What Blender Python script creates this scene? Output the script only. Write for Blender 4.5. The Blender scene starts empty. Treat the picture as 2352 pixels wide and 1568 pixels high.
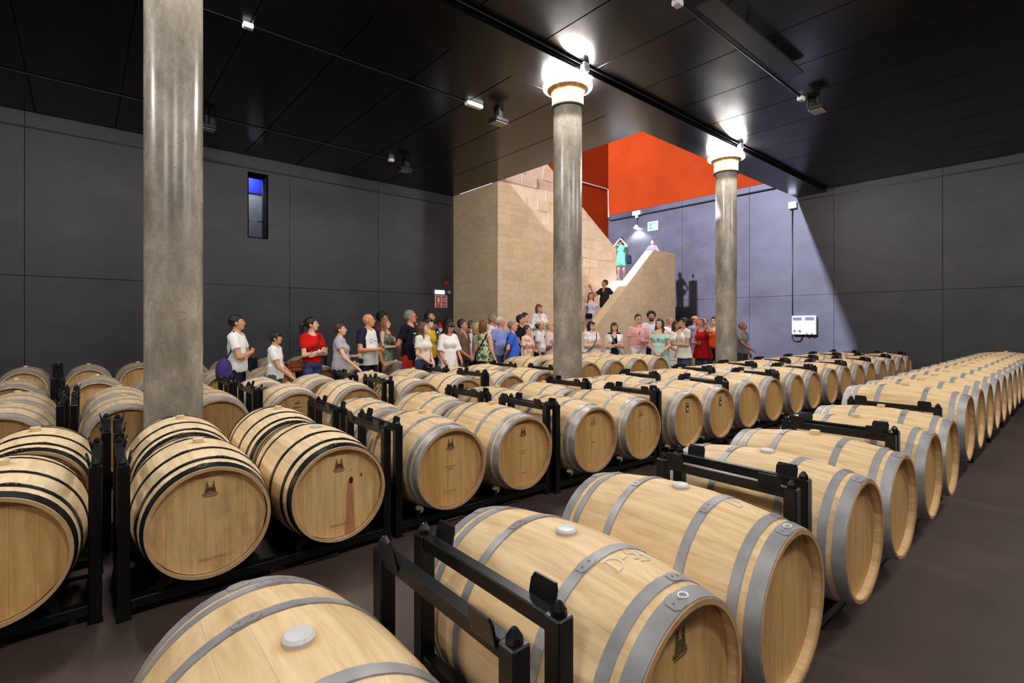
import bpy, bmesh, math, random
import numpy as np
from mathutils import Vector, Matrix

scene = bpy.context.scene
C = scene.collection
PI = math.pi
rnd = random.Random(7)

# ---------------------------------------------------------------- camera, world, light, exposure
H = 1.50                                   # eye height
FPX, CX, HY = 1147.0, 1176.0, 745.0        # focal length / horizon in a 2352 x 1568 frame
AX = math.atan2(2510 - CX, FPX)            # room X axis lies this far right of the view direction
FW = Vector((math.cos(AX), math.sin(AX)))
RT = Vector((math.sin(AX), -math.cos(AX)))
cam_d = bpy.data.cameras.new('camera')
cam_d.sensor_width = 36.0
cam_d.lens = 36.0 * FPX / 2352.0
cam_d.shift_y = -(784.0 - HY) / 2352.0
cam_d.clip_start = 0.05
cam = bpy.data.objects.new('camera', cam_d)
C.objects.link(cam)
cam.location = (0, 0, H)
cam.rotation_euler = (PI / 2, 0, AX - PI / 2)
scene.camera = cam

world = bpy.data.worlds.new('world')
scene.world = world
world.use_nodes = True
world.node_tree.nodes['Background'].inputs[0].default_value = (0, 0, 0, 1)
world.node_tree.nodes['Background'].inputs[1].default_value = 0.0      # a closed cellar: no sky

vs = scene.view_settings
vs.view_transform = 'Standard'
vs.look = 'None'
vs.gamma = 1.0
vs.use_curve_mapping = False
vs.exposure = 0.06

# room dimensions (metres)
YW, XW = 12.5, 16.4                        # left wall plane, right wall plane
ZC, ZR = 5.34, 5.45                        # ceiling left of / right of the beam
YB1, YB2 = 5.05, 5.85                      # beam edges
XO = 8.43                                  # edge of the stairwell opening
YS = 10.39                                 # stone wall plane
YSB = 13.0                                 # back wall of the stairwell
YP = 9.10                                  # outer face of the stair parapet
XMIN, YMIN, ZTOP = -7.0, -6.5, 17.5
COLS = [(0.63, 5.45), (5.80, 5.40), (10.98, 5.38)]
COLS_UNSEEN = [(-4.55, 5.45), (-4.55, -1.6), (0.63, -1.6), (5.80, -1.6), (10.98, -1.6)]
LAMP_STRENGTH = 350.0

def add_light(name, kind, loc, energy, color, **kw):
    d = bpy.data.lights.new(name, kind)
    d.energy = energy
    d.color = color
    for k, v in kw.items():
        setattr(d, k, v)
    o = bpy.data.objects.new(name, d)
    C.objects.link(o)
    o.location = loc
    return o

# cool light falling down the stairwell from the hall above: its edge is seen on the right wall and on the stone
HALL = (-5.57, 9.35, 16.1)
hall_light = add_light('stair_hall_light_offscreen', 'SPOT', HALL, 125000, (0.66, 0.70, 1.0),
                       spot_size=0.75, spot_blend=0.5, shadow_soft_size=0.45)
hall_light.rotation_euler = (Vector((15.0, 9.0, 4.0)) - Vector(HALL)).to_track_quat('-Z', 'Y').to_euler()

def at(px, py, z=None, X=None, Y=None, t=None):
    """a photo pixel gives a direction; the distance comes from a plane it lies on"""
    dx = (px - CX) / FPX
    d = Vector((FW.x + dx * RT.x, FW.y + dx * RT.y, (HY - py) / FPX))
    if z is not None: t = (z - H) / d.z
    elif X is not None: t = X / d.x
    elif Y is not None: t = Y / d.y
    return Vector((0, 0, H)) + t * d

# ---------------------------------------------------------------- helpers
def tag(o, label=None, cat=None, group=None, kind=None):
    if label: o['label'] = label
    if cat: o['category'] = cat
    if group: o['group'] = group
    if kind: o['kind'] = kind
    return o

def thing(name, label, cat, loc=(0, 0, 0), rz=0.0, group=None):
    o = bpy.data.objects.new(name, None)
    o.empty_display_size = 0.1
    C.objects.link(o)
    o.location = loc
    o.rotation_euler = (0, 0, rz)
    return tag(o, label, cat, group)

ORD = 'first second third fourth fifth sixth seventh eighth ninth tenth eleventh twelfth thirteenth fourteenth fifteenth sixteenth seventeenth eighteenth nineteenth twentieth'.split()
def put(name, mesh, parent=None, loc=None, rot=None):
    o = bpy.data.objects.new(name, mesh)
    C.objects.link(o)
    if parent: o.parent = parent
    if loc is not None: o.location = loc
    if rot is not None: o.rotation_euler = rot
    return o

class MB:
    """collects shapes for ONE mesh"""
    def __init__(self):
        self.v, self.f = [], []
    def add(self, vs, fs):
        n = len(self.v)
        self.v += [tuple(p) for p in vs]
        self.f += [tuple(i + n for i in q) for q in fs]
        return self
    def box(self, c, s, rot=None):
        hx, hy, hz = s[0] / 2, s[1] / 2, s[2] / 2
        p = [Vector((sx * hx, sy * hy, sz * hz)) for sz in (-1, 1) for sy in (-1, 1) for sx in (-1, 1)]
        if rot is not None: p = [rot @ q for q in p]
        c = Vector(c)
        return self.add([q + c for q in p], [(0, 2, 3, 1), (4, 5, 7, 6), (0, 1, 5, 4), (2, 6, 7, 3), (0, 4, 6, 2), (1, 3, 7, 5)])
    def bx(self, x0, x1, y0, y1, z0, z1):
        return self.box(((x0 + x1) / 2, (y0 + y1) / 2, (z0 + z1) / 2), (x1 - x0, y1 - y0, z1 - z0))
    def tube(self, pts, r, n=8, cap=True):
        pts = [Vector(p) for p in pts]
        rs = r if isinstance(r, (list, tuple)) else [r] * len(pts)
        rings = []
        up = Vector((0, 0, 1))
        for i, p in enumerate(pts):
            d = (pts[min(i + 1, len(pts) - 1)] - pts[max(i - 1, 0)]).normalized()
            a = d.cross(up)
            if a.length < 1e-3: a = d.cross(Vector((0, 1, 0)))
            a.normalize()
            b = d.cross(a).normalized()
            rings.append([p + rs[i] * (math.cos(2 * PI * k / n) * a + math.sin(2 * PI * k / n) * b) for k in range(n)])
        vs = [q for ring in rings for q in ring]
        fs = []
        for i in range(len(pts) - 1):
            for k in range(n):
                k2 = (k + 1) % n
                fs.append((i * n + k, i * n + k2, (i + 1) * n + k2, (i + 1) * n + k))
        if cap:
            fs.append(tuple(range(n - 1, -1, -1)))
            fs.append(tuple((len(pts) - 1) * n + k for k in range(n)))
        return self.add(vs, fs)
    def lathe(self, prof, n=24, axis='z', c=(0, 0, 0), closed=False):
        """prof: list of (radius, height)"""
        vs, fs = [], []
        m = len(prof)
        for k in range(n):
            a = 2 * PI * k / n
            for r, h in prof:
                x, y = r * math.cos(a), r * math.sin(a)
                p = (x, y, h) if axis == 'z' else (x, h, y) if axis == 'y' else (h, x, y)
                vs.append((p[0] + c[0], p[1] + c[1], p[2] + c[2]))
        for k in range(n):
            k2 = (k + 1) % n
            for i in range(m - 1 + (1 if closed else 0)):
                j = (i + 1) % m
                fs.append((k * m + i, k2 * m + i, k2 * m + j, k * m + j))
        return self.add(vs, fs)
    def prism(self, poly, d0, d1, axis='y'):
        """2-D polygon extruded along an axis; poly is (x,z) for y, (y,z) for x, (x,y) for z"""
        n = len(poly)
        def P(u, w, d): return (u, d, w) if axis == 'y' else (d, u, w) if axis == 'x' else (u, w, d)
        vs = [P(u, w, d0) for u, w in poly] + [P(u, w, d1) for u, w in poly]
        fs = [tuple(range(n)), tuple(range(2 * n - 1, n - 1, -1))]
        fs += [(i, i + n, (i + 1) % n + n, (i + 1) % n) for i in range(n)]
        return self.add(vs, fs)
    def ball(self, c, r, n=10, m=7):
        prof = [(max(1e-4, math.sin(PI * i / m)), -math.cos(PI * i / m)) for i in range(m + 1)]
        rr = r if isinstance(r, (list, tuple)) else (r, r, r)
        t = MB().lathe(prof, n)
        return self.add([(c[0] + p[0] * rr[0], c[1] + p[1] * rr[1], c[2] + p[2] * rr[2]) for p in t.v], t.f)
    def mesh(self, name, mat, smooth=None):
        me = bpy.data.meshes.new(name)
        me.from_pydata(self.v, [], self.f)
        bm = bmesh.new(); bm.from_mesh(me)
        bmesh.ops.recalc_face_normals(bm, faces=bm.faces)
        bm.to_mesh(me); bm.free()
        if mat is not None:
            for m_ in (mat if isinstance(mat, (list, tuple)) else [mat]): me.materials.append(m_)
        if smooth is not None:
            me.shade_smooth()
            me.set_sharp_from_angle(angle=math.radians(smooth))
        return me
    def build(self, name, mat, parent=None, smooth=None, loc=None):
        return put(name, self.mesh(name, mat, smooth), parent, loc)

def bevel_mesh(me, w, seg=1):
    bm = bmesh.new(); bm.from_mesh(me)
    bmesh.ops.bevel(bm, geom=list(bm.edges), offset=w, segments=seg, affect='EDGES', clamp_overlap=True)
    bm.to_mesh(me); bm.free()
    return me

def copy_tree(o, parent=None):
    c = o.copy()
    C.objects.link(c)
    c.parent = parent
    for ch in o.children:
        copy_tree(ch, c)
    return c

_txt = {}
def text_mesh(s, size, mat):
    key = (s, size, mat.name)
    if key not in _txt:
        cu = bpy.data.curves.new('lettering', 'FONT')
        cu.body = s; cu.size = size; cu.align_x = 'CENTER'; cu.align_y = 'CENTER'
        cu.resolution_u = 2
        cu.extrude = 0.0006
        o = bpy.data.objects.new('lettering', cu)
        C.objects.link(o)
        dg = bpy.context.evaluated_depsgraph_get()
        me = bpy.data.meshes.new_from_object(o.evaluated_get(dg))
        bpy.data.objects.remove(o)
        me.materials.clear(); me.materials.append(mat)
        _txt[key] = me
    return _txt[key]

# ---------------------------------------------------------------- materials
class NT:
    def __init__(self, name):
        self.m = bpy.data.materials.new(name)
        self.m.use_nodes = True
        self.t = self.m.node_tree
        self.b = self.t.nodes['Principled BSDF']
        self.tc = None
    def n(self, typ, **kw):
        nd = self.t.nodes.new(typ)
        for k, v in kw.items():
            if k.startswith('i_'):
                nd.inputs[k[2:].replace('_', ' ')].default_value = v
            else: setattr(nd, k, v)
        return nd
    def l(self, a, b): self.t.links.new(a, b)
    def coord(self, scale=(1, 1, 1), which='Object', rot=(0, 0, 0)):
        if self.tc is None: self.tc = self.n('ShaderNodeTexCoord')
        mp = self.n('ShaderNodeMapping')
        mp.inputs['Scale'].default_value = scale
        mp.inputs['Rotation'].default_value = rot
        self.l(self.tc.outputs[which], mp.inputs['Vector'])
        return mp.outputs[0]
    def noise(self, scale, vec=None, detail=4, rough=0.55, dist=0.0):
        nd = self.n('ShaderNodeTexNoise')
        nd.inputs['Scale'].default_value = scale
        nd.inputs['Detail'].default_value = detail
        nd.inputs['Roughness'].default_value = rough
        nd.inputs['Distortion'].default_value = dist
        if vec is not None: self.l(vec, nd.inputs['Vector'])
        return nd.outputs['Fac']
    def ramp(self, fac, stops):
        nd = self.n('ShaderNodeValToRGB')
        e = nd.color_ramp.elements
        while len(e) < len(stops): e.new(0.5)
        for i, (p, c) in enumerate(stops):
            e[i].position = p
            e[i].color = (*c, 1) if len(c) == 3 else c
        self.l(fac, nd.inputs[0])
        return nd.outputs[0]
    def mix(self, fac, a, b, mode='MIX'):
        nd = self.n('ShaderNodeMix', data_type='RGBA', blend_type=mode)
        for sock, v in ((nd.inputs[0], fac), (nd.inputs[6], a), (nd.inputs[7], b)):
            if hasattr(v, 'is_output'): self.l(v, sock)
            elif isinstance(v, (int, float)): sock.default_value = v
            else: sock.default_value = (*v, 1)
        return nd.outputs[2]
    def math(self, op, a, b=0.0, clamp=False):
        nd = self.n('ShaderNodeMath', operation=op, use_clamp=clamp)
        for sock, v in ((nd.inputs[0], a), (nd.inputs[1], b)):
            if hasattr(v, 'is_output'): self.l(v, sock)
            else: sock.default_value = v
        return nd.outputs[0]
    def rand(self):
        return self.n('ShaderNodeObjectInfo').outputs['Random']
    def bump(self, h, strength=0.2, dist=0.01):
        nd = self.n('ShaderNodeBump')
        nd.inputs['Strength'].default_value = strength
        nd.inputs['Distance'].default_value = dist
        self.l(h, nd.inputs['Height'])
        self.l(nd.outputs[0], self.b.inputs['Normal'])
    def out(self, color=None, rough=0.6, metal=0.0, spec=0.5, **kw):
        b = self.b
        if color is not None:
            if hasattr(color, 'is_output'): self.l(color, b.inputs['Base Color'])
            else: b.inputs['Base Color'].default_value = (*color, 1)
        if hasattr(rough, 'is_output'): self.l(rough, b.inputs['Roughness'])
        else: b.inputs['Roughness'].default_value = rough
        b.inputs['Metallic'].default_value = metal
        b.inputs['Specular IOR Level'].default_value = spec
        for k, v in kw.items(): b.inputs[k.replace('_', ' ')].default_value = v
        return self.m

def plain(name, col, rough=0.6, metal=0.0, spec=0.5, **kw):
    return NT(name).out(col, rough, metal, spec, **kw)

def emit(name, col, strength):
    return NT(name).out(col, 0.5, Emission_Color=(*col, 1), Emission_Strength=strength)

def srgb(r, g, b):
    f = lambda c: (c / 255 / 12.92) if c <= 10 else ((c / 255 + 0.055) / 1.055) ** 2.4
    return (f(r), f(g), f(b))

def wood(name, light, dark, axis, rough=0.55, tints=0.5, bung=False):
    m = NT(name)
    sc = [14, 14, 14]; sc[axis] = 1.2
    v = m.coord(tuple(sc))
    g = m.noise(2.2, v, 6, 0.6, 0.4)
    s2 = [3, 3, 3]; s2[axis] = 0.8
    blot = m.noise(1.6, m.coord(tuple(s2)), 3)
    col = m.ramp(g, [(0.3, dark), (0.62, light)])
    r = m.rand()
    tint = m.ramp(r, [(0.0, (0.93, 0.90, 0.87)), (0.5, (1, 1, 1)), (1.0, (1.0, 0.97, 0.93))])
    col = m.mix(tints, col, tint, 'MULTIPLY')
    st = m.ramp(blot, [(0.3, (0.72, 0.64, 0.52)), (0.52, (1, 1, 1))])
    col = m.mix(0.75, col, st, 'MULTIPLY')
    if bung:      # damp brown ring round the bung hole
        sep = m.n('ShaderNodeSeparateXYZ')
        m.l(m.tc.outputs['Object'], sep.inputs[0])
        d2 = m.math('SQRT', m.math('ADD', m.math('MULTIPLY', sep.outputs['X'], sep.outputs['X']), m.math('MULTIPLY', sep.outputs['Y'], sep.outputs['Y'])))
        k = m.math('MULTIPLY', m.math('SUBTRACT', 0.062, m.math('ADD', d2, m.math('MULTIPLY', m.math('SUBTRACT', blot, 0.5), 0.06))), 40, True)
        k = m.math('MULTIPLY', k, m.math('GREATER_THAN', sep.outputs['Z'], 0.5))
        col = m.mix(m.math('MULTIPLY', k, 0.55), col, srgb(196, 140, 74))
        # handling dirt on the outermost chime edge
        e = m.math('MULTIPLY', m.math('SUBTRACT', m.math('ABSOLUTE', sep.outputs['Y']), 0.455), 90, True)
        col = m.mix(m.math('MULTIPLY', e, 0.6), col, srgb(158, 116, 70))
    m.bump(g, 0.08, 0.004)
    return m.out(col, rough, 0, 0.35)

def concrete(name, a, b, scale, rough, bump=0.25, spec=0.5, streak=False):
    m = NT(name)
    v = m.coord((1, 1, 0.35) if streak else (1, 1, 1))
    n1 = m.noise(scale, v, 8, 0.65)
    n2 = m.noise(scale * 0.22, m.coord((1, 1, 1)), 3)
    c1 = m.ramp(n1, [(0.32, a), (0.6, b)])
    c2 = m.ramp(n2, [(0.3, (0.72, 0.72, 0.72)), (0.65, (1.08, 1.06, 1.04))])
    col = m.mix(1.0, c1, c2, 'MULTIPLY')
    m.bump(n1, bump, 0.01)
    return m.out(col, rough, 0, spec)

def column_concrete():
    m = NT('polished_concrete_column')
    n1 = m.noise(4.5, m.coord((1, 1, 0.45)), 8, 0.7)
    n2 = m.noise(0.9, m.coord((1, 1, 0.6)), 4, 0.6)
    n3 = m.noise(24, m.coord((1, 1, 1.8)), 6, 0.75)
    col = m.ramp(n1, [(0.34, srgb(150, 142, 128)), (0.6, srgb(200, 190, 174))])
    col = m.mix(1.0, col, m.ramp(n2, [(0.35, (0.62, 0.62, 0.62)), (0.6, (1.05, 1.04, 1.02))]), 'MULTIPLY')
    pit = m.math('MULTIPLY', m.math('SUBTRACT', n3, 0.57), 9, True)
    col = m.mix(m.math('MULTIPLY', pit, 0.55), col, srgb(84, 76, 64))
    m.bump(n3, 0.10, 0.006)
    return m.out(col, m.math('ADD', m.math('MULTIPLY', n1, 0.3), 0.10), 0, 0.5)

M = {}
M['oak'] = wood('oak_staves', srgb(232, 203, 158), srgb(208, 173, 126), 1, 0.55, 0.45, True)
M['oak_pale'] = wood('pale_oak_staves', srgb(240, 216, 176), srgb(222, 190, 146), 1, 0.55, 1.0, True)
M['oak_old'] = wood('aged_oak_staves', srgb(214, 188, 148), srgb(182, 154, 116), 1)
M['head'] = wood('oak_head', srgb(214, 172, 112), srgb(186, 142, 86), 2)
M['head_old'] = wood('aged_oak_head', srgb(208, 166, 110), srgb(178, 136, 84), 2)
def head_special(name, stain):
    m = NT(name)
    g = m.noise(2.2, m.coord((14, 14, 1.2)), 6, 0.6, 0.4)
    col = m.ramp(g, [(0.3, srgb(190, 150, 96)), (0.62, srgb(222, 184, 130))])
    sep = m.n('ShaderNodeSeparateXYZ')
    if m.tc is None: m.tc = m.n('ShaderNodeTexCoord')
    m.l(m.tc.outputs['Object'], sep.inputs[0])
    x, z = sep.outputs['X'], m.math('SUBTRACT', sep.outputs['Z'], 0.345)
    if stain:
        # a wine streak below a dark knot, and a second smaller knot beside it
        wob = m.math('MULTIPLY', m.math('SUBTRACT', m.noise(9, m.coord((1, 1, 0.25))), 0.5), 0.05)
        dx = m.math('ABSOLUTE', m.math('SUBTRACT', m.math('ADD', x, wob), 0.075))
        wide = m.math('MULTIPLY', m.math('SUBTRACT', 0.06, z), 0.04)
        edge = m.math('SUBTRACT', m.math('ADD', wide, 0.022), dx)
        sm = m.math('MULTIPLY', edge, 80, True)
        below = m.math('MULTIPLY', m.math('SUBTRACT', 0.075, z), 40, True)
        fac = m.math('MULTIPLY', m.math('MULTIPLY', sm, below), 0.72)
        col = m.mix(fac, col, srgb(164, 92, 70))
        for kx, kz, kr in ((0.078, 0.062, 0.026), (0.145, 0.085, 0.016), (0.08, 0.125, 0.009)):
            a = m.math('MULTIPLY', m.math('SUBTRACT', x, kx), 1.5)
            b = m.math('SUBTRACT', z, kz)
            d = m.math('SQRT', m.math('ADD', m.math('MULTIPLY', a, a), m.math('MULTIPLY', b, b)))
            d = m.math('ADD', d, m.math('MULTIPLY', m.math('SUBTRACT', m.noise(60), 0.5), 0.02))
            k = m.math('MULTIPLY', m.math('SUBTRACT', kr, d), 120, True)
            col = m.mix(k, col, srgb(62, 22, 14) if kr > 0.02 else srgb(126, 62, 26))
    else:
        # grey-green mould and dark board edges low on the head
        blot = m.noise(5, m.coord((1, 1, 0.5)), 6, 0.7)
        low = m.math('MULTIPLY', m.math('SUBTRACT', 0.05, z), 4, True)
        mk = m.math('MULTIPLY', m.math('MULTIPLY', m.math('SUBTRACT', blot, 0.5), 5, True), low)
        col = m.mix(m.math('MULTIPLY', mk, 0.6), col, srgb(96, 88, 60))
        rim = m.noise(3.5, m.coord((1, 1, 1)), 4, 0.6)
        col = m.mix(m.math('MULTIPLY', m.math('SUBTRACT', rim, 0.5), 2.2, True), col, srgb(140, 100, 52))
    m.bump(g, 0.08, 0.004)
    return m.out(col, 0.6, 0, 0.3)
M['head_stain'] = head_special('wine_stained_oak_head', True)
M['head_mould'] = head_special('mouldy_oak_head', False)
def galv():
    m = NT('galvanised_hoop')
    n = m.noise(9, m.coord((1, 1, 1)), 5)
    col = m.ramp(n, [(0.3, srgb(140, 138, 139)), (0.65, srgb(166, 164, 164))])
    return m.out(col, m.math('ADD', m.math('MULTIPLY', n, 0.2), 0.36), 0.3, 0.5)
M['hoop'] = galv()
M['hoop_black'] = plain('black_hoop_paint', (0.012, 0.012, 0.013), 0.28, 0.2)
M['rivet'] = plain('steel_rivet', srgb(150, 150, 150), 0.35, 0.8)
M['bung_white'] = plain('silicone_bung', srgb(202, 204, 206), 0.35, 0, 0.5, Subsurface_Weight=0.2)
M['bung_wood'] = plain('pale_bung', srgb(226, 202, 154), 0.6)
M['ink'] = plain('burnt_ink', srgb(84, 60, 34), 0.8)
M['ink_soft'] = plain('faded_ink', srgb(164, 124, 76), 0.8)
M['ink_dark'] = plain('stencil_ink', srgb(26, 24, 22), 0.8)
M['label_dark'] = plain('dark_paper_label', srgb(40, 52, 44), 0.6)
M['chalk'] = plain('white_chalk', srgb(226, 220, 206), 0.9)
M['sticker'] = plain('white_sticker', srgb(225, 228, 232), 0.5)
M['rack'] = plain('black_rack_paint', (0.004, 0.004, 0.005), 0.34, 0.0, 0.35)
M['roller'] = plain('cream_roller', srgb(206, 198, 180), 0.5)
M['cable'] = plain('black_cable', (0.012, 0.012, 0.014), 0.35)
M['conduit'] = plain('grey_conduit', (0.004, 0.004, 0.008), 0.5, 0.0, 0.25)
M['box_white'] = plain('white_plastic', srgb(220, 220, 216), 0.5)
M['box_grey'] = plain('grey_plastic', srgb(150, 150, 150), 0.5)
M['fixture'] = plain('black_fixture', (0.012, 0.012, 0.012), 0.35)
M['flood_glass'] = plain('floodlight_glass', srgb(150, 146, 136), 0.3)
M['red'] = plain('red_paint', srgb(190, 30, 26), 0.4)
M['white'] = plain('white_paint', srgb(235, 235, 232), 0.55)
M['green_sign'] = plain('green_sign', srgb(40, 150, 80), 0.5)
M['orange'] = concrete('orange_wall_paint', srgb(122, 38, 5), srgb(128, 42, 6), 1.2, 0.85, 0.03, 0.06)
M['step'] = plain('white_plaster', srgb(226, 222, 214), 0.7)
M['coping'] = plain('smooth_limestone', srgb(226, 204, 160), 0.7)
M['mortar'] = plain('mortar', srgb(206, 182, 146), 0.9)
M['cone'] = None
def wall_paint():
    m = NT('dark_grey_wall_paint')
    n = m.noise(0.9, m.coord((1, 1, 1.6)), 5, 0.6)
    n2 = m.noise(26, m.coord((1, 1, 1)), 4)
    col = m.ramp(n, [(0.3, srgb(44, 42, 45)), (0.68, srgb(63, 61, 64))])
    m.bump(n2, 0.08, 0.004)
    return m.out(col, m.math('ADD', m.math('MULTIPLY', n, 0.25), 0.38), 0, 0.4)
M['wall'] = wall_paint()
M['joint'] = plain('dark_joint', srgb(30, 28, 30), 0.9)
def ceil_paint():
    m = NT('black_ceiling_panel')
    n = m.noise(1.4, m.coord((0.6, 2.0, 1)), 4)
    return m.out((0.0035, 0.003, 0.0034), m.math('ADD', m.math('MULTIPLY', n, 0.12), 0.16), 0, 0.3)
M['ceil'] = ceil_paint()
def floor_paint():
    m = NT('brown_concrete_floor')
    n = m.noise(0.8, m.coord((1, 1, 1)), 6, 0.6)
    n2 = m.noise(60, m.coord((1, 1, 1)), 3)
    col = m.ramp(n, [(0.3, srgb(66, 54, 50)), (0.7, srgb(92, 78, 72))])
    col = m.mix(0.3, col, m.ramp(n2, [(0.3, (0.5, 0.5, 0.5)), (0.7, (1, 1, 1))]), 'MULTIPLY')
    m.bump(n2, 0.05, 0.003)
    return m.out(col, 0.5, 0, 0.35)
M['floor'] = floor_paint()
M['column'] = column_concrete()
def stone_mat():
    m = NT('limestone_block')
    n = m.noise(5, m.coord((1, 1, 1.5), 'Generated'), 6, 0.65)
    n2 = m.noise(3, m.coord((1, 1, 2.5)), 4, 0.6)
    col = m.ramp(n2, [(0.3, srgb(214, 188, 152)), (0.7, srgb(228, 206, 174))])
    r = m.rand()
    col = m.mix(1.0, col, m.ramp(r, [(0.0, (0.9, 0.88, 0.84)), (0.5, (1, 1, 1)), (1.0, (1.0, 0.95, 0.86))]), 'MULTIPLY')
    m.bump(n, 0.12, 0.006)
    return m.out(col, 0.8, 0, 0.3)
M['stone'] = stone_mat()

def struct(name, mb, mat, parent=None, smooth=None):
    o = mb.build(name, mat, parent, smooth)
    if parent is None: o['kind'] = 'structure'
    return o

def clip_poly(poly, f):
    """keep the part of a 2-D polygon where f(p) >= 0 (f linear)"""
    out = []
    for i, p in enumerate(poly):
        q = poly[(i + 1) % len(poly)]
        a, b = f(p), f(q)
        if a >= 0: out.append(p)
        if (a >= 0) != (b >= 0):
            s = a / (a - b)
            out.append((p[0] + s * (q[0] - p[0]), p[1] + s * (q[1] - p[1])))
    return out

def cut_rects(x0, x1, z0, z1, hole):
    """rectangle minus a rectangular hole -> rectangles"""
    hx0, hx1, hz0, hz1 = hole
    hx0, hx1, hz0, hz1 = max(hx0, x0), min(hx1, x1), max(hz0, z0), min(hz1, z1)
    if hx0 >= hx1 or hz0 >= hz1: return [(x0, x1, z0, z1)]
    r = [(x0, hx0, z0, z1), (hx1, x1, z0, z1), (hx0, hx1, z0, hz0), (hx0, hx1, hz1, z1)]
    return [q for q in r if q[1] - q[0] > 1e-3 and q[3] - q[2] > 1e-3]

# ---- floor
fl = MB().bx(XMIN, XW + 0.3, YMIN, YSB + 0.3, -0.2, 0.0)
struct('floor', fl, M['floor'])

# ---- left wall with formwork panels and a slit window
WIN = (2.86, 3.25, 3.50, 4.95)
wb = MB()
for r in cut_rects(XMIN, XO, -0.2, 6.0, WIN):
    wb.bx(r[0], r[1], YW + 0.02, YW + 0.45, r[2], r[3])
wall_left = struct('wall_left', wb, M['joint'])
def panel(parent, axis, u0, u1, z0, z1, p0, p1, mat, g=0.005, hole=None, b=0.004):
    mb = MB()
    rects = [(u0 + g, u1 - g, z0 + g, z1 - g)]
    if hole: rects = cut_rects(*rects[0], hole)
    for a in rects:
        if axis == 'y': mb.bx(a[0], a[1], p0, p1, a[2], a[3])
        elif axis == 'x': mb.bx(p0, p1, a[0], a[1], a[2], a[3])
    me = mb.mesh('panel', mat)
    if not hole: bevel_mesh(me, b)
    return put('panel', me, parent)
ZSEAM = 2.38
xs = [-7.0, -5.33, -3.06, -0.79, 1.48, 3.75, 6.02, XO]
for i in range(len(xs) - 1):
    for z0, z1 in ((0, ZSEAM), (ZSEAM, ZC)):
        hole = WIN if xs[i] < WIN[0] < xs[i + 1] and z0 > 1 else None
        panel(wall_left, 'y', xs[i], xs[i + 1], z0, z1, YW, YW + 0.03, M['wall'], 0.003, hole)
# the slit window: deep reveal, pane, and the passage beyond it
win = struct('window_1', MB().bx(WIN[0] - 0.02, WIN[0], YW, YW + 0.45, WIN[2], WIN[3])
             .bx(WIN[1], WIN[1] + 0.02, YW, YW + 0.45, WIN[2], WIN[3])
             .bx(WIN[0] - 0.02, WIN[1] + 0.02, YW, YW + 0.45, WIN[2] - 0.02, WIN[2])
             .bx(WIN[0] - 0.02, WIN[1] + 0.02, YW, YW + 0.45, WIN[3], WIN[3] + 0.02), M['joint'])
gl = NT('window_glass').out((0.9, 0.95, 1.0), 0.02, 0, 0.5, Transmission_Weight=1.0, IOR=1.3)
MB().bx(WIN[0], WIN[1], YW + 0.36, YW + 0.372, WIN[2], WIN[3]).build('pane', gl, win)
MB().bx(WIN[0], WIN[1], YW + 0.34, YW + 0.38, 3.92, 3.945).build('transom', M['fixture'], win)
pw = struct('wall_passage', MB().bx(1.2, 4.4, YW + 0.95, YW + 1.1, 2.6, 5.6).bx(1.2, 4.4, YW + 0.45, YW + 1.1, 5.55, 5.65)
            .bx(1.2, 1.3, YW + 0.45, YW + 1.1, 2.6, 5.6).bx(4.3, 4.4, YW + 0.45, YW + 1.1, 2.6, 5.6).bx(1.2, 4.4, YW + 0.45, YW + 1.1, 2.5, 2.6),
            plain('passage_concrete', srgb(150, 150, 155), 0.8))
MB().bx(1.3, 4.3, YW + 0.93, YW + 0.951, 4.72, 5.3).build('blue_band', plain('plain_blue', srgb(30, 50, 190), 0.6), pw)  # even blue strip high on the far side of the passage
add_light('slit_window_passage_light', 'AREA', (2.9, YW + 0.66, 5.3), 22, (0.85, 0.9, 1.0), size=0.3)

# ---- right wall: dark panels below, orange above in the stair hall
wall_right = struct('wall_right', MB().bx(XW + 0.02, XW + 0.35, YMIN, YSB + 0.3, -0.2, ZTOP), M['joint'])
ys = [YMIN, -4.74, -2.34, 0.06, 2.46, 4.86, 7.26, 9.66, 12.06, YSB]
ZOR = 5.97
for i in range(len(ys) - 1):
    top = ZOR if ys[i] > 4 else ZR
    for z0, z1 in ((0, ZSEAM), (ZSEAM, top)):
        panel(wall_right, 'x', ys[i], ys[i + 1], z0, z1, XW, XW + 0.03, M['wall'], 0.003)
panel(wall_right, 'x', 4.86, YSB, ZOR, ZTOP, XW, XW + 0.03, M['orange'], 0.0)
# ---- stairwell back wall and the hall above
struct('wall_back', MB().bx(XO, XW + 0.3, YSB, YSB + 0.3, -0.2, ZTOP), M['orange'])
struct('wall_hall_rear', MB().bx(-6.7, XO, YSB, YSB + 0.3, ZC + 0.3, ZTOP).bx(-7.0, -6.7, YB2, YSB + 0.3, ZC + 0.3, ZTOP)
       .bx(-7.0, XW + 0.3, YB2 - 0.3, YB2, ZR + 0.2, ZTOP), M['orange'])
struct('ceiling_hall', MB().bx(-7.0, XW + 0.3, YB2 - 0.3, YSB + 0.3, ZTOP, ZTOP + 0.2), M['white'])
struct('floor_hall', MB().bx(-7.0, XO, YB2, YSB + 0.3, ZC + 0.06, ZC + 0.3), M['step'])
# ---- unseen walls behind the camera close the cellar
struct('wall_near', MB().bx(XMIN, XW + 0.3, YMIN - 0.3, YMIN, -0.2, 6.2), M['wall'])
struct('wall_rear', MB().bx(XMIN - 0.3, XMIN, YMIN - 0.3, YW + 0.4, -0.2, 6.2), M['wall'])

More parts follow.
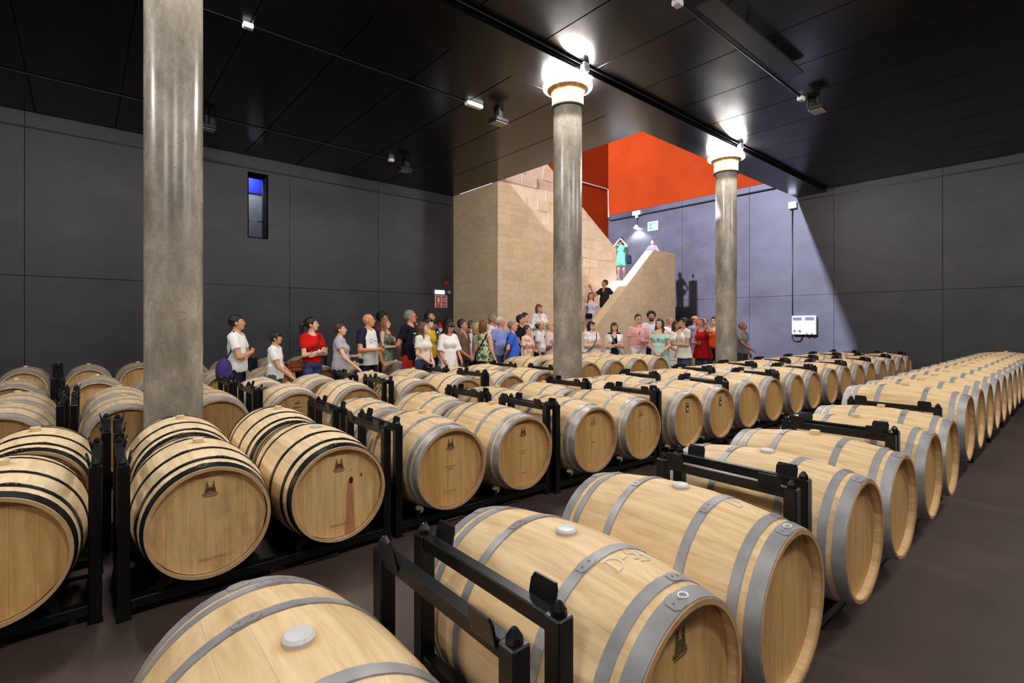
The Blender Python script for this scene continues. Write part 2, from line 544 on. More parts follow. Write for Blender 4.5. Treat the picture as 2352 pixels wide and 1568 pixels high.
# ---- ceilings of long panels with open joints
cl = struct('ceiling', MB().bx(XMIN, XO, YB2, YW + 0.4, ZC + 0.03, ZC + 0.08).bx(XMIN, XW + 0.3, YMIN, YB1, ZR + 0.03, ZR + 0.08), M['joint'])
k0 = math.ceil((XMIN - XO) / 1.135)
edges = [XMIN] + [XO - 1.135 * k for k in range(13, -1, -1) if XO - 1.135 * k > XMIN]
for a, b in zip(edges[:-1], edges[1:]):
    for y0, y1 in ((YB2, YW),):
        put('panel', bevel_mesh(MB().bx(a + 0.008, b - (0.008 if b < XO - .01 else 0), y0, y1, ZC, ZC + 0.03).mesh('panel', M['ceil']), 0.003), cl)
edges = [XMIN] + [XMIN + 0.52 + 1.135 * k for k in range(0, 30) if XMIN + 0.52 + 1.135 * k < XW] + [XW]
for a, b in zip(edges[:-1], edges[1:]):
    for y0, y1 in ((YMIN, -0.7), (-0.7, YB1)):
        put('panel', bevel_mesh(MB().bx(a + 0.008, b - 0.008, y0 + 0.005, y1 - 0.005, ZR, ZR + 0.03).mesh('panel', M['ceil']), 0.003), cl)
# edge of the ceiling slab at the opening
struct('trim_1', MB().bx(XO, XO + 0.02, YB2, YS, ZC, ZC + 0.3), M['ceil'])
# ---- the beam over the columns
struct('trim_2', MB().bx(XMIN, XW, YB1, YB2, ZC, ZR + 0.25), M['ceil'])

# ---- stone stair walls, block by block
def stone_wall(parent, axis, u0, u1, z1, plane0, plane1, clips=(), seed=1, course=0.30):
    r = random.Random(seed)
    row = 0
    z = 0.0
    n = 0
    while z < z1 - 1e-3:
        zt = min(z + course, z1)
        u = u0 - r.uniform(0.0, 0.4)
        while u < u1 - 1e-3:
            w = r.uniform(0.42, 0.82)
            a, b = max(u, u0), min(u + w, u1)
            if u1 - b < 0.12: b = u1
            u = b if b == u1 else u + w
            if b - a < 0.02: continue
            g = 0.0025
            poly = [(a + g, z + g), (b - g, z + g), (b - g, zt - g), (a + g, zt - g)]
            for c in clips: poly = clip_poly(poly, c)
            if len(poly) < 3: continue
            ar = abs(sum(poly[i][0] * poly[(i + 1) % len(poly)][1] - poly[(i + 1) % len(poly)][0] * poly[i][1] for i in range(len(poly)))) / 2
            if ar < 0.004: continue
            d = r.uniform(-0.004, 0.004)
            mb = MB().prism(poly, plane0 + d, plane1, axis)
            put('stone_block', mb.mesh('stone_block', M['stone']), parent)
            n += 1
        z = zt
        row += 1
    return n
# main wall: plane Y = YS, its top falls with the upper flight
def line_ge(p, q):
    # points below the line p->q (p left of q)
    s = (q[1] - p[1]) / (q[0] - p[0])
    return lambda w: p[1] + s * (w[0] - p[0]) - w[1]
D0, D1 = (10.16, 6.27), (13.54, 4.02)
clipA = line_ge(D0, D1)
XSE = 13.54
ws = struct('wall_stair', MB().prism(clip_poly([(XO + 0.006, -0.1), (XSE - 0.01, -0.1), (XSE - 0.01, 7.4), (XO + 0.006, 7.4)], clipA), YS + 0.006, YS + 0.25, 'y')
            .bx(XO + 0.006, XO + 0.25, YS + 0.006, YW + 0.4, -0.1, ZC), M['mortar'])
nb = stone_wall(ws, 'y', XO, XSE, 7.4, YS, YS + 0.05, [clipA], 3)
nb2 = stone_wall(ws, 'x', YS + 0.055, YW, ZC, XO, XO + 0.05, (), 5)
cop = clip_poly([(XO, 0), (XSE, 0), (XSE, 9), (XO, 9)], lambda w: clipA(w) + 0.0)
# lower parapet: plane Y = YP
PT = [(8.75, 0.0), (8.75, 0.05)]
Pa, Pb = (11.06, 1.537), (13.74, 3.83)
s_p = (Pb[1] - Pa[1]) / (Pb[0] - Pa[0])
x_floor = Pa[0] - (Pa[1] - 0.95) / s_p
XPE = 15.03
clipB = line_ge(Pa, Pb)
clipC = lambda w: Pb[1] - w[1]
wp = struct('wall_parapet', MB().prism([(x_floor, -0.1), (XPE - 0.01, -0.1), (XPE - 0.01, Pb[1] - .03), (Pb[0], Pb[1] - .03), (x_floor, 0.95 - .03)], YP + 0.006, YP + 0.27, 'y'), M['mortar'])
nb3 = stone_wall(wp, 'y', x_floor, XPE, 3.9, YP, YP + 0.05, [clipB, clipC], 9)
# smooth coping along the top
cp = MB()
cp.prism([(x_floor, 0.95 - .02), (Pb[0], Pb[1] - .02), (Pb[0], Pb[1] + .035), (x_floor, 0.95 + .035)], YP - 0.005, YP + 0.30, 'y')
cp.build('coping', M['coping'], wp)
MB().bx(Pb[0], XPE, YP - 0.005, YP + 0.30, Pb[1] - .02, Pb[1] + .035).build('coping', M['coping'], wp)

# ---- stairs: a low plinth of two steps, the flight, the landing and the upper flight behind the stone wall
st = thing('staircase', 'white plaster stairs climbing between the stone walls', 'stairs', (9.0, 9.85, 0))
ZL, ZP0, XF0, XF1 = 3.02, 0.355, 11.0, 14.2
y0_, y1_ = YP + 0.275 - 9.85, YS - 9.85 - 0.005
for k, x in enumerate((8.6, 8.9)):
    MB().bx(x - 9.0, XF0 - 9.0, y0_, y1_, k * ZP0 / 2, (k + 1) * ZP0 / 2).build('step', M['step'], st)
nst = 15
rise, run = (ZL - ZP0) / nst, (XF1 - XF0) / nst
for k in range(nst):
    x = XF0 + k * run
    MB().bx(x - 9.0, x + run - 9.0, y0_, y1_, max(0, ZP0 + (k - 1) * rise), ZP0 + (k + 1) * rise).build('step', M['step'], st)
MB().bx(XF1 - 9.0, XPE - 9.0, y0_, YSB - 9.85 - .01, ZL - 0.25, ZL).build('landing', M['step'], st)
MB().bx(13.3 - 9.0, XF1 - 9.0, 10.0 - 9.85, y1_, 2.5, ZL - .09).build('step', M['step'], st)
up = MB().prism([(14.2 - 9, ZL - .25), (14.2 - 9, ZL), (10.5 - 9, ZC + .2), (XO + .3 - 9, ZC + .2), (XO + .3 - 9, ZC - .05), (10.5 - 9, ZC - .1)], YS + 0.26 - 9.85, YSB - 9.85 - .01, 'y')
up.build('upper_flight', M['step'], st)

# ---- columns with glowing capitals
M['cone'] = None
def cone_mat():
    m = NT('cream_capital_paint')
    n = m.noise(2.2, m.coord((7, 7, 0.3)), 3, 0.5)
    col = m.ramp(n, [(0.3, srgb(150, 96, 54)), (0.7, srgb(206, 166, 124))])
    return m.out(col, 0.45, 0.0, 0.4)
M['cone'] = cone_mat()
M['lamp'] = emit('column_lamp_glow', (1.0, 0.985, 0.965), LAMP_STRENGTH)
RC = 0.225
col_proto = {}
def column_meshes():
    top = ZC
    shaft = MB().lathe([(0.001, 0), (RC, 0), (RC, 4.90), (0.001, 4.90)], 40).mesh('shaft', M['column'], 40)
    collar = MB().lathe([(RC - .02, 4.885), (RC + .045, 4.885), (RC + .045, 4.905), (RC - .02, 4.905)], 40, closed=True).mesh('collar', M['fixture'], 30)
    prof = [(0.235, 4.905), (0.238, 5.00), (0.246, 5.07), (0.262, 5.13), (0.285, 5.165), (0.325, 5.18), (0.328, 5.19), (0.10, 5.19)]
    cone = MB().lathe(prof, 40).mesh('capital', M['cone'], 40)
    core = MB().lathe([(0.001, 5.0), (0.12, 5.0), (0.12, ZC + 0.01), (0.001, ZC + 0.01)], 24).mesh('core', M['fixture'], 40)
    ring = MB()
    ring.lathe([(0.235, 5.235), (0.27, 5.275), (0.33, 5.285), (0.385, 5.255), (0.385, 5.22), (0.33, 5.195), (0.27, 5.20)], 40, closed=True)
    lamp = ring.mesh('lamp', M['lamp'], 60)
    fin = MB()
    fin.box((0.245, 0, 5.02), (0.016, 0.006, 0.20))
    fm = fin.mesh('slot', M['cone'])
    return shaft, collar, cone, core, lamp, fm
CM = column_meshes()
def column(x, y, label, group=None, lamp='lamp'):
    t = thing('concrete_column', label, 'column', (x, y, 0), 0, group)
    put('shaft', CM[0], t); put('collar', CM[1], t)
    c = put('capital', CM[2], t); put('core', CM[3], t); put(lamp, CM[4], t)
    for k in range(12):
        put('fin', CM[5], c, None, (0, 0, 2 * PI * k / 12))
    return t
column(*COLS[0], 'thick round concrete column rising among the black-hooped barrels', None, 'lamp_offscreen')
column(*COLS[1], 'round concrete column with glowing capital before the pale stone wall')
column(*COLS[2], 'round concrete column with glowing capital beside the orange stairwell, next to the dark wall')
for i, (x, y) in enumerate(COLS_UNSEEN):
    column(x, y, 'round concrete column outside the photograph, %s of five' % ORD[i], 'columns outside the photograph', 'lamp_offscreen')

# ---- conduits, boxes and ceiling floodlights
def cable(name, pts, r, mat, label, cat='cable', group=None):
    o = MB().tube(pts, r, 6).build(name, mat, None, 60)
    return tag(o, label, cat, group)
cable('ceiling_conduit', [(XMIN + .1, 7.03, ZC - .015), (4.98, 7.03, ZC - .012)], 0.010, M['conduit'], 'thin grey conduit running along the black ceiling to the emergency lamp', 'conduit')
cable('ceiling_conduit', [(XMIN + .1, 10.6, ZC - .015), (5.35, 10.6, ZC - .012)], 0.010, M['conduit'], 'thin grey conduit along the black ceiling by the slit window wall', 'conduit')
cable('ceiling_conduit', [(XMIN + .1, 3.3, ZR - .015), (9.4, 3.3, ZR - .015)], 0.012, M['conduit'], 'grey conduit under the black ceiling ending at a floodlight', 'conduit')
cable('ceiling_conduit', [(XMIN + .1, YB1 - .04, ZR - .03), (13.2, YB1 - .04, ZR - .03)], 0.016, M['conduit'], 'grey conduit tucked along the edge of the beam', 'conduit')
def small_box(name, c, s, mat, label, cat):
    me = bevel_mesh(MB().box((0, 0, 0), s).mesh(name, mat), min(s) * 0.15)
    t = thing(name, label, cat, (c[0], c[1], c[2]))
    put('body', me, t)
    MB().box((0, 0, -s[2] / 2 - 0.003), (s[0] * .7, s[1] * .7, 0.008)).build('lid', M['box_grey'], t)
    return t
small_box('junction_box', (1.6, 7.03, ZC - .03), (.12, .09, .06), M['box_white'], 'white junction box on the ceiling conduit above the crowd end', 'junction box')
small_box('junction_box', (5.5, 3.3, ZR - .035), (.12, .1, .07), M['box_white'], 'white junction box at the start of the ceiling cable tray', 'junction box')
small_box('junction_box', (9.45, 3.3, ZR - .035), (.12, .1, .07), M['box_white'], 'white junction box beside the ceiling floodlight over the barrel aisle', 'junction box')
small_box('junction_box', (5.75, YB1 - .05, ZR - .07), (.12, .1, .14), M['box_white'], 'white junction box on the beam above the column before the stone wall', 'junction box')
small_box('junction_box', (10.85, YB1 - .05, ZR - .07), (.12, .1, .14), M['box_white'], 'white junction box on the beam above the column beside the stairwell', 'junction box')
small_box('junction_box', (5.42, 10.6, ZC - .035), (.12, .1, .07), M['box_white'], 'white junction box on the ceiling near the slit window wall', 'junction box')
tr = thing('cable_tray', 'black cable tray hung under the ceiling beside the conduit', 'cable tray', (0, 0, 0))
MB().bx(5.6, 8.3, 2.86, 3.12, ZR - .14, ZR - .10).build('tray', M['fixture'], tr)
for x in (6.0, 6.9, 7.6, 8.1):
    MB().bx(x, x + .025, 3.10, 3.125, ZR - .14, ZR).build('hanger', M['fixture'], tr)
def floodlight(x, y, zc, label, rz=0.0):
    t = thing('floodlight', label, 'floodlight', (x, y, zc), rz)
    MB().lathe([(0.001, 0), (0.085, 0), (0.085, -0.13), (0.001, -0.13)], 20, c=(0.10, 0.12, 0)).build('ballast', M['fixture'], t, 40)
    MB().bx(-.02, .14, .06, .12, -.05, -.02).build('bracket', M['fixture'], t)
    MB().bx(-.015, .015, -.02, .02, -.18, 0).build('stem', M['fixture'], t)
    b = put('housing', bevel_mesh(MB().box((0, 0, -.22), (.30, .24, .09)).mesh('housing', M['fixture']), 0.02), t)
    MB().box((0, 0, -.267), (.25, .19, .008)).build('lens', M['flood_glass'], b)
    return t
floodlight(5.62, 6.9, ZC, 'black ceiling floodlight beside the white emergency lamp')
floodlight(1.72, 10.6, ZC, 'black ceiling floodlight half hidden by the thick column')
floodlight(5.72, 10.5, ZC, 'small black ceiling floodlight near the dark wall corner by the stone')
floodlight(9.65, 3.1, ZR, 'black ceiling floodlight at the end of the conduit over the barrel aisle')
t = thing('emergency_lamp', 'long white emergency lamp with a green pilot light on the black ceiling', 'emergency lamp', (5.15, 7.0, ZC))
put('body', bevel_mesh(MB().box((0, 0, -.035), (.34, .12, .07)).mesh('body', M['box_white']), 0.02), t)
MB().ball((.1, -.045, -.066), 0.01).build('pilot_light', emit('green_pilot', (0.5, 1.0, 0.1), 2), t)

# ---- left wall services
cable('wall_cable', [(XMIN + .1, YW - .012, 5.05), (8.28, YW - .012, 5.05), (8.33, YW - .012, 5.02), (8.345, YW - .012, 4.95), (8.345, YW - .012, 2.75)], 0.014, M['cable'], 'black cable along the top of the left wall bending down by the stone corner')
p = at(1008, 671, Y=YW)
t = thing('emergency_lamp', 'glowing white emergency lamp above the red fire sign', 'emergency lamp', (p.x, YW, p.z))
put('body', bevel_mesh(MB().box((0, -.03, 0), (.36, .06, .14)).mesh('body', M['box_white']), 0.015), t)
MB().box((0, -.062, 0), (.31, .008, .10)).build('diffuser', emit('emergency_glow', (0.75, 0.82, 1.0), 4.0), t)
p = at(1030, 671, Y=YW)
small_box('switch_box', (p.x, YW - .03, p.z), (.10, .06, .10), M['box_grey'], 'small grey switch box beside the glowing emergency lamp', 'switch')
p = at(1023, 651, Y=YW)
t = thing('fire_alarm', 'small red fire alarm button above the emergency lamp', 'alarm', (p.x, YW, p.z))
put('body', bevel_mesh(MB().box((0, -.03, 0), (.11, .06, .11)).mesh('body', M['red']), 0.012), t)
MB().box((0, -.062, 0), (.06, .006, .06)).build('button', plain('dark_red', srgb(120, 16, 16), 0.4), t)
p = at(1013, 692, Y=YW)
t = thing('fire_sign', 'white and red fire equipment sign with two pictograms on dark wall', 'sign', (p.x, YW - .004, p.z))
MB().box((0, 0, 0), (.42, .008, .36)).build('board', M['white'], t)
for sx in (-1, 1):
    MB().box((sx * .10, -.006, .045), (.17, .006, .22)).build('pictogram_field', M['red'], t)
    MB().box((sx * .10, -.006, -.125), (.17, .006, .085)).build('caption_field', M['red'], t)
tm = text_mesh('EXTINTOR', 0.032, M['white']); put('caption', tm, t, (-.10, -.010, -.125), (PI / 2, 0, 0))
tm = text_mesh('PULSADOR', 0.032, M['white']); put('caption', tm, t, (.10, -.010, -.108), (PI / 2, 0, 0))
tm = text_mesh('DE ALARMA', 0.028, M['white']); put('caption', tm, t, (.10, -.010, -.146), (PI / 2, 0, 0))
MB().lathe([(0.001, -.07), (0.028, -.07), (0.028, .045), (0.012, .065), (0.012, .085), (0.001, .085)], 12, c=(-.09, -.006, .04)).build('extinguisher_pictogram', M['white'], t, 40)
MB().bx(-.155, -.14, -.011, -.009, -.02, .12).build('flame_pictogram', M['white'], t)
MB().bx(.035, .165, -.0105, -.009, -.02, .11).build('button_pictogram', M['white'], t)
MB().lathe([(0.022, 0), (0.05, 0), (0.05, .003), (0.022, .003)], 20, 'y', (.10, -.014, .045), True).build('ring_pictogram', M['red'], t)
p = at(1010, 752, Y=YW - .1)
t = thing('fire_extinguisher', 'red fire extinguisher with a white label hanging below the fire sign', 'fire extinguisher', (p.x, YW - .1, p.z - .3))
MB().lathe([(0.001, 0), (0.075, 0), (0.08, .03), (0.08, .36), (0.06, .42), (0.025, .45), (0.02, .48), (0.001, .48)], 20).build('cylinder', M['red'], t, 40)
MB().lathe([(0.081, .12), (0.0815, .28)], 20).build('label_band', M['white'], t)
MB().box((0, -.02, .50), (.03, .12, .03)).build('handle', M['fixture'], t)
MB().tube([(0, -.05, .47), (.08, -.06, .44), (.1, -.02, .3), (.09, 0, .1)], 0.012, 6).build('hose', M['fixture'], t, 60)

# ---- right wall services
cable('wall_cable', [(XW - .012, 5.75, 5.23), (XW - .012, YMIN + .1, 5.23)], 0.018, M['cable'], 'black cable along the top of the dark right wall')
cable('wall_cable', [(XW - .015, YB2 + .1, 5.75), (XW - .015, 12.82, 5.75), (XW - .015, 12.92, 5.80), (XW - .015, 12.94, 5.9)], 0.03, M['cable'], 'black cable under the orange wall in the stairwell')
cable('wall_cable', [(XW - .03, 12.97, 5.9), (XW - .03, 12.97, 7.0), (XW - .1, 12.985, 7.05), (XW - 2.6, 12.985, 7.05)], 0.022, M['box_white'], 'thin white cable in the corner of the orange walls')
cable('wall_cable', [(XW - .015, 5.96, 5.0), (XW - .015, 5.96, 1.10), (XW - .02, 5.93, 1.02), (XW - .02, 5.86, .99), (XW - .02, 5.76, 1.0), (XW - .02, 5.70, 1.06), (XW - .02, 5.69, 1.2)], 0.02, M['cable'], 'black cable dropping down the blue lit wall to the socket panel')
t = thing('junction_box', 'white junction box at the end of the beam on the right wall', 'junction box', (XW, 5.94, 5.12))
put('body', bevel_mesh(MB().box((-.05, 0, 0), (.10, .22, .2)).mesh('body', M['box_white']), 0.012), t)
MB().box((-.104, 0, 0), (.008, .18, .16)).build('lid', M['box_white'], t)
t = thing('socket_panel', 'white twin socket panel with small round sockets on the right wall', 'socket panel', (XW, 5.61, 1.48))
for sy, n in ((.17, 1), (-.16, 0)):
    b = put('housing', bevel_mesh(MB().box((-.07, sy, 0), (.14, .31 if sy > 0 else .33, .56)).mesh('housing', M['box_white']), 0.015), t)
    MB().box((-.143, sy, .19), (.008, .25, .10)).build('breaker_window', plain('smoked_window', srgb(90, 92, 104), 0.2), b)
for sy, col in ((.25, srgb(160, 60, 60)), (.10, srgb(60, 70, 160)), (-.08, srgb(120, 110, 170)), (-.22, srgb(120, 110, 170))):
    MB().lathe([(0.001, -.17), (0.035, -.17), (0.035, -.14)], 14, 'x', (0, sy, -.17 if sy > 0 else -.24)).build('socket', plain('socket_cap', col, 0.4), t, 40)
p = at(1500, 519, X=XW)
t = thing('exit_sign', 'green and white exit sign on the stairwell wall', 'sign', (XW, p.y, p.z))
MB().box((-.01, 0, 0), (.02, .44, .34)).build('board', M['white'], t)
MB().box((-.023, 0, 0), (.006, .34, .24)).build('field', M['green_sign'], t)
MB().box((-.028, -.09, -.01), (.004, .11, .18)).build('door_pictogram', M['white'], t)
fig = MB().ball((-.029, .0, .07), (.003, .022, .022)).box((-.029, .01, .0), (.004, .035, .09), Matrix.Rotation(.3, 3, 'X')).box((-.029, .035, -.07), (.004, .02, .09), Matrix.Rotation(.7, 3, 'X')).box((-.029, -.02, -.06), (.004, .02, .08), Matrix.Rotation(-.5, 3, 'X')).box((-.029, .05, .02), (.004, .07, .018), Matrix.Rotation(.4, 3, 'X'))
fig.build('running_figure_pictogram', M['white'], t)
MB().box((-.029, .12, 0), (.004, .07, .03)).build('arrow_pictogram', M['white'], t)
p = at(1465, 490, X=XW)
t = thing('wall_lamp', 'small bright spot lamp hanging from a white box on the stairwell wall', 'lamp', (XW, p.y, 0))
MB().box((-.06, 0, p.z), (.12, .34, .16)).build('box', M['box_white'], t)
MB().box((-.06, 0, p.z - .13), (.08, .10, .10)).build('socket', M['box_white'], t)
MB().tube([(-.06, 0, p.z - .18), (-.06, 0, p.z - .48)], 0.012, 6).build('stem', M['fixture'], t)
sh = MB().lathe([(0.03, .10), (0.05, .08), (0.12, -.02), (0.11, -.02), (0.04, .07)], 18, c=(-.10, .0, p.z - .56)).build('shade', M['box_white'], t, 40)
MB().ball((-.10, 0, p.z - .575), (.085, .085, .035)).build('bulb', emit('spot_bulb', (0.8, 0.9, 1.0), 60), t)
add_light('wall_lamp_light', 'SPOT', (XW - .18, p.y, p.z - .62), 260, (0.8, 0.88, 1.0), spot_size=2.4, spot_blend=0.6, shadow_soft_size=0.05)
# ---------------------------------------------------------------- barrels
BL, RB, RH, TH = 0.94, 0.345, 0.292, 0.017      # length, bilge radius, end radius, stave thickness
ZBAR = 0.10                                      # underside of a barrel on its rack
def br(y):
    return RB - (RB - RH) * abs(2 * y / BL) ** 2.0
YSEC = [-.5, -.44, -.34, -.22, -.08, .08, .22, .34, .44, .5]
YSEC = [v * BL for v in YSEC]
NST = 26
_r = random.Random(21)
_w = [_r.uniform(.75, 1.25) for _ in range(NST)]
_s = sum(_w)
STA = [0.0]
for w in _w: STA.append(STA[-1] + 2 * PI * w / _s)
def stave_mesh(i, mat):
    a0, a1 = STA[i] + 0.0006, STA[i + 1] - 0.0006
    mb = MB()
    angs = [a0, (a0 + a1) / 2, a1]
    out = [[(br(y) * math.cos(a), y, RB + br(y) * math.sin(a)) for a in angs] for y in YSEC]
    inn = [[((br(y) - TH) * math.cos(a), y, RB + (br(y) - TH) * math.sin(a)) for a in angs] for y in YSEC]
    n = len(YSEC)
    vs = [p for row in out for p in row] + [p for row in inn for p in row]
    o2 = n * 3
    fs = []
    for j in range(n - 1):
        for k in range(2):
            fs.append((j * 3 + k, j * 3 + k + 1, j * 3 + k + 4, j * 3 + k + 3))
        for k in (0, 2):
            fs.append((j * 3 + k, (j + 1) * 3 + k, o2 + (j + 1) * 3 + k, o2 + j * 3 + k))
    for j in (0, 1, n - 3, n - 2):
        for k in range(2):
            fs.append((o2 + j * 3 + k, o2 + j * 3 + k + 1, o2 + (j + 1) * 3 + k + 1, o2 + (j + 1) * 3 + k))
    for j in (0, n - 1):
        for k in range(2):
            fs.append((j * 3 + k, j * 3 + k + 1, o2 + j * 3 + k + 1, o2 + j * 3 + k))
    mb.add(vs, fs)
    return mb.mesh('stave', mat, 35)
def body_mesh(mat):
    prof = [(RH - TH, -BL * .42)] + [(br(y) - (TH if False else 0), y) for y in YSEC] + [(RH - TH, BL * .42)]
    prof.insert(1, (RH - TH, -BL * .5)); prof.insert(-1, (RH - TH, BL * .5))
    return MB().lathe(prof, 44, 'y', (0, 0, RB)).mesh('body', mat, 35)
YHD = BL * .5 - 0.040
def head_board_meshes(mat):
    r = random.Random(5)
    xs_ = [-1.0]
    while xs_[-1] < 1.0: xs_.append(xs_[-1] + r.uniform(.22, .34))
    xs_[-1] = 1.0
    if xs_[-1] - xs_[-2] < .12: xs_.pop(-2)
    R = RH - TH + .004
    out = []
    for a, b in zip(xs_[:-1], xs_[1:]):
        u0, u1 = a * R + .0003, b * R - .0003
        poly = []
        m = 7
        for k in range(m):
            u = u0 + (u1 - u0) * k / (m - 1)
            poly.append((u, math.sqrt(max(0, R * R - u * u))))
        poly = poly + [(u, -w) for u, w in reversed(poly)]
        d = r.uniform(0, .0008)
        out.append(MB().prism([(u, w + RB) for u, w in poly], -YHD - d, -YHD + .02, 'y').mesh('board', mat))
    return out
def head_mesh(mat, s=-1):
    return MB().lathe([(0.0005, s * YHD), (RH - TH + .004, s * YHD), (RH - TH + .004, s * (YHD - .02))], 44, 'y', (0, 0, RB)).mesh('head', mat, 35)
def hoop_mesh(yc, w, mat, t=0.0035):
    y0, y1 = yc - w / 2, yc + w / 2
    return MB().lathe([(br(y0) + .0002, y0), (br(y0) + t, y0 + .001), (br(yc) + t, yc), (br(y1) + t, y1 - .001), (br(y1) + .0002, y1)], 44, 'y', (0, 0, RB)).mesh('hoop', mat, 35)
def lap_mesh(yc, w, ang, mat):
    mb = MB()
    vs, fs = [], []
    for k in range(5):
        a = ang + (k - 2) * .05
        hw = w / 2 * (0.96 if abs(k - 2) < 2 else .55)
        for y, e in ((yc - hw, .0032), (yc - hw, .0062), (yc + hw, .0062), (yc + hw, .0032)):
            r = br(y) + e
            vs.append((r * math.cos(a), y, RB + r * math.sin(a)))
    for k in range(4):
        for j in range(3):
            fs.append((k * 4 + j, k * 4 + j + 1, k * 4 + j + 5, k * 4 + j + 4))
    fs += [(0, 1, 2, 3), (16, 17, 18, 19)]
    return mb.add(vs, fs).mesh('lap_plate', mat, 35)
def rivet_mesh(yc, ang, mat):
    r = br(yc) + .006
    return MB().ball((r * math.cos(ang), yc, RB + r * math.sin(ang)), .0045, 8, 5).mesh('rivet', mat, 60)

E2 = BL / 2
HOOPS_GREY = [(s * (E2 - d), w) for s in (-1, 1) for d, w in ((.030, .052), (.098, .038), (.295, .038))]
HOOPS_BLACK = [(s * (E2 - d), w) for s in (-1, 1) for d, w in ((.034, .052), (.128, .030), (.305, .030))]
BM = {}
for nm, mat, hd in (('oak', 'oak', 'head'), ('pale', 'oak_pale', 'head'), ('old', 'oak_old', 'head_old')):
    BM[nm] = dict(staves=[stave_mesh(i, M[mat]) for i in range(NST)], body=body_mesh(M[mat]), boards=head_board_meshes(M[hd]),
                  head=head_mesh(M[hd]), back=head_mesh(M[hd], 1))
BM['stain_boards'] = head_board_meshes(M['head_stain'])
BM['mould_boards'] = head_board_meshes(M['head_mould'])
HM = {}
for key, lst, mat, rv in (('grey', HOOPS_GREY, 'hoop', 'hoop'), ('black', HOOPS_BLACK, 'hoop_black', 'rivet')):
    HM[key] = []
    for j, (y, w) in enumerate(lst):
        ang = PI / 2 + (.12, -.22, .3, .1, -.1, .2)[j]
        HM[key].append((hoop_mesh(y, w, M[mat]), lap_mesh(y, w, ang, M[mat]), [rivet_mesh(y, ang + d, M[rv]) for d in (-.045, .045)]))
BUNG_W = MB().lathe([(0.001, RB * 2 - .01), (.034, RB * 2 - .008), (.036, RB * 2 + .006), (.030, RB * 2 + .013), (.001, RB * 2 + .015)], 20).mesh('bung', M['bung_white'], 40)
BUNG_O = MB().lathe([(0.001, RB * 2 - .01), (.027, RB * 2 - .01), (.029, RB * 2 + .022), (.001, RB * 2 + .024)], 16).mesh('bung', M['bung_wood'], 40)

# marks on the heads
def emblem_mesh(mat):
    mb = MB()
    for s in (-1, 1):
        mb.prism([(s * .014, .000), (s * .036, .000), (s * .030, .030), (s * .024, .058), (s * .018, .058), (s * .020, .034)], -.0015, 0, 'y')
        mb.prism([(s * .017, .060), (s * .025, .060), (s * .024, .074), (s * .018, .074)], -.0015, 0, 'y')
        mb.prism([(s * .008, .046), (s * .020, .052), (s * .020, .046), (s * .008, .040)], -.0015, 0, 'y')
    mb.prism([(-.018, .004), (.018, .004), (.020, .020), (.016, .034), (-.016, .034), (-.020, .020)], -.0012, 0, 'y')
    mb.prism([(-.042, -.007), (.042, -.007), (.042, -.004), (-.042, -.004)], -.0012, 0, 'y')
    mb.prism([(-.042, -.034), (.042, -.034), (.042, -.031), (-.042, -.031)], -.0012, 0, 'y')
    return mb.mesh('emblem', mat)
EMB, EMB_S = emblem_mesh(M['ink']), emblem_mesh(M['ink_soft'])
for _m in (EMB, EMB_S):
    for _v in _m.vertices: _v.co.x *= .74; _v.co.z *= .74
SLOT = MB().prism([(-.018, -.003), (.014, .003), (.018, .008), (-.012, .004)], -.0015, 0, 'y').mesh('branded_mark', M['ink'])
DASH = MB()
for k in range(9): DASH.bx(-.05 + k * .011, -.043 + k * .011, -.0012, 0, -.003, .003)
DASH = DASH.mesh('faded_stamp', M['ink_soft'])
BIRD = MB().prism([(-.035, 0), (-.02, -.008), (.005, -.008), (.02, .002), (.034, .010), (.014, .010), (.0, .002), (-.02, .006)], -.0015, 0, 'y').prism([(-.006, .018), (.012, .02), (.012, .026), (-.004, .024)], -.0015, 0, 'y').mesh('emblem', M['ink_dark'])
PAPER = MB().bx(-.022, .022, -.002, 0, -.05, .05).mesh('paper_label', M['label_dark'])
PAPER_S = MB().bx(-.010, .010, -.003, -.002, -.03, .0).bx(-.016, .016, -.003, -.002, .028, .036).mesh('paper_label_print', M['sticker'])
def chalk(parent, strokes, y, x, rz=0.0, s=1.0):
    """chalk strokes wrapped over the barrel top; stroke points are (along x, along y)"""
    mb = MB()
    for st_ in strokes:
        pts = []
        for u, w in st_:
            yy = y + w * s
            r = br(yy) + .0012
            a = PI / 2 - (x + u * s) / r
            pts.append((r * math.cos(a), yy, RB + r * math.sin(a)))
        mb.tube(pts, .0024, 5)
    return mb.build('chalk_mark', M['chalk'], parent)
def arc(cx, cy, rx, ry, a0, a1, n=8):
    return [(cx + rx * math.cos(math.radians(a0 + (a1 - a0) * k / n)), cy + ry * math.sin(math.radians(a0 + (a1 - a0) * k / n))) for k in range(n + 1)]
CH_D = [[(-.02, -.026), (-.018, .028)], [(-.026, .026)] + arc(-.014, .0, .034, .027, 90, -90) + [(-.026, -.028)]]
CH_D54 = [[(-.075, -.028), (-.072, .028)], [(-.082, .026)] + arc(-.068, .0, .036, .028, 90, -90) + [(-.084, -.03)], [(-.018, .0), (.008, .003)],
          [(.052, .034), (.028, .034), (.026, .012)] + arc(.034, -.002, .02, .016, 110, -130), [(.086, -.028), (.086, .03), (.064, -.004), (.100, -.004)],
          [(-.06, .046), (-.02, .044)], [(.03, -.034), (.08, -.036)]]
CH_SC = [[(-.06, .01), (-.03, .02), (.0, .0), (.04, .016)], [(-.03, -.02), (.0, -.01), (.03, -.026)]]

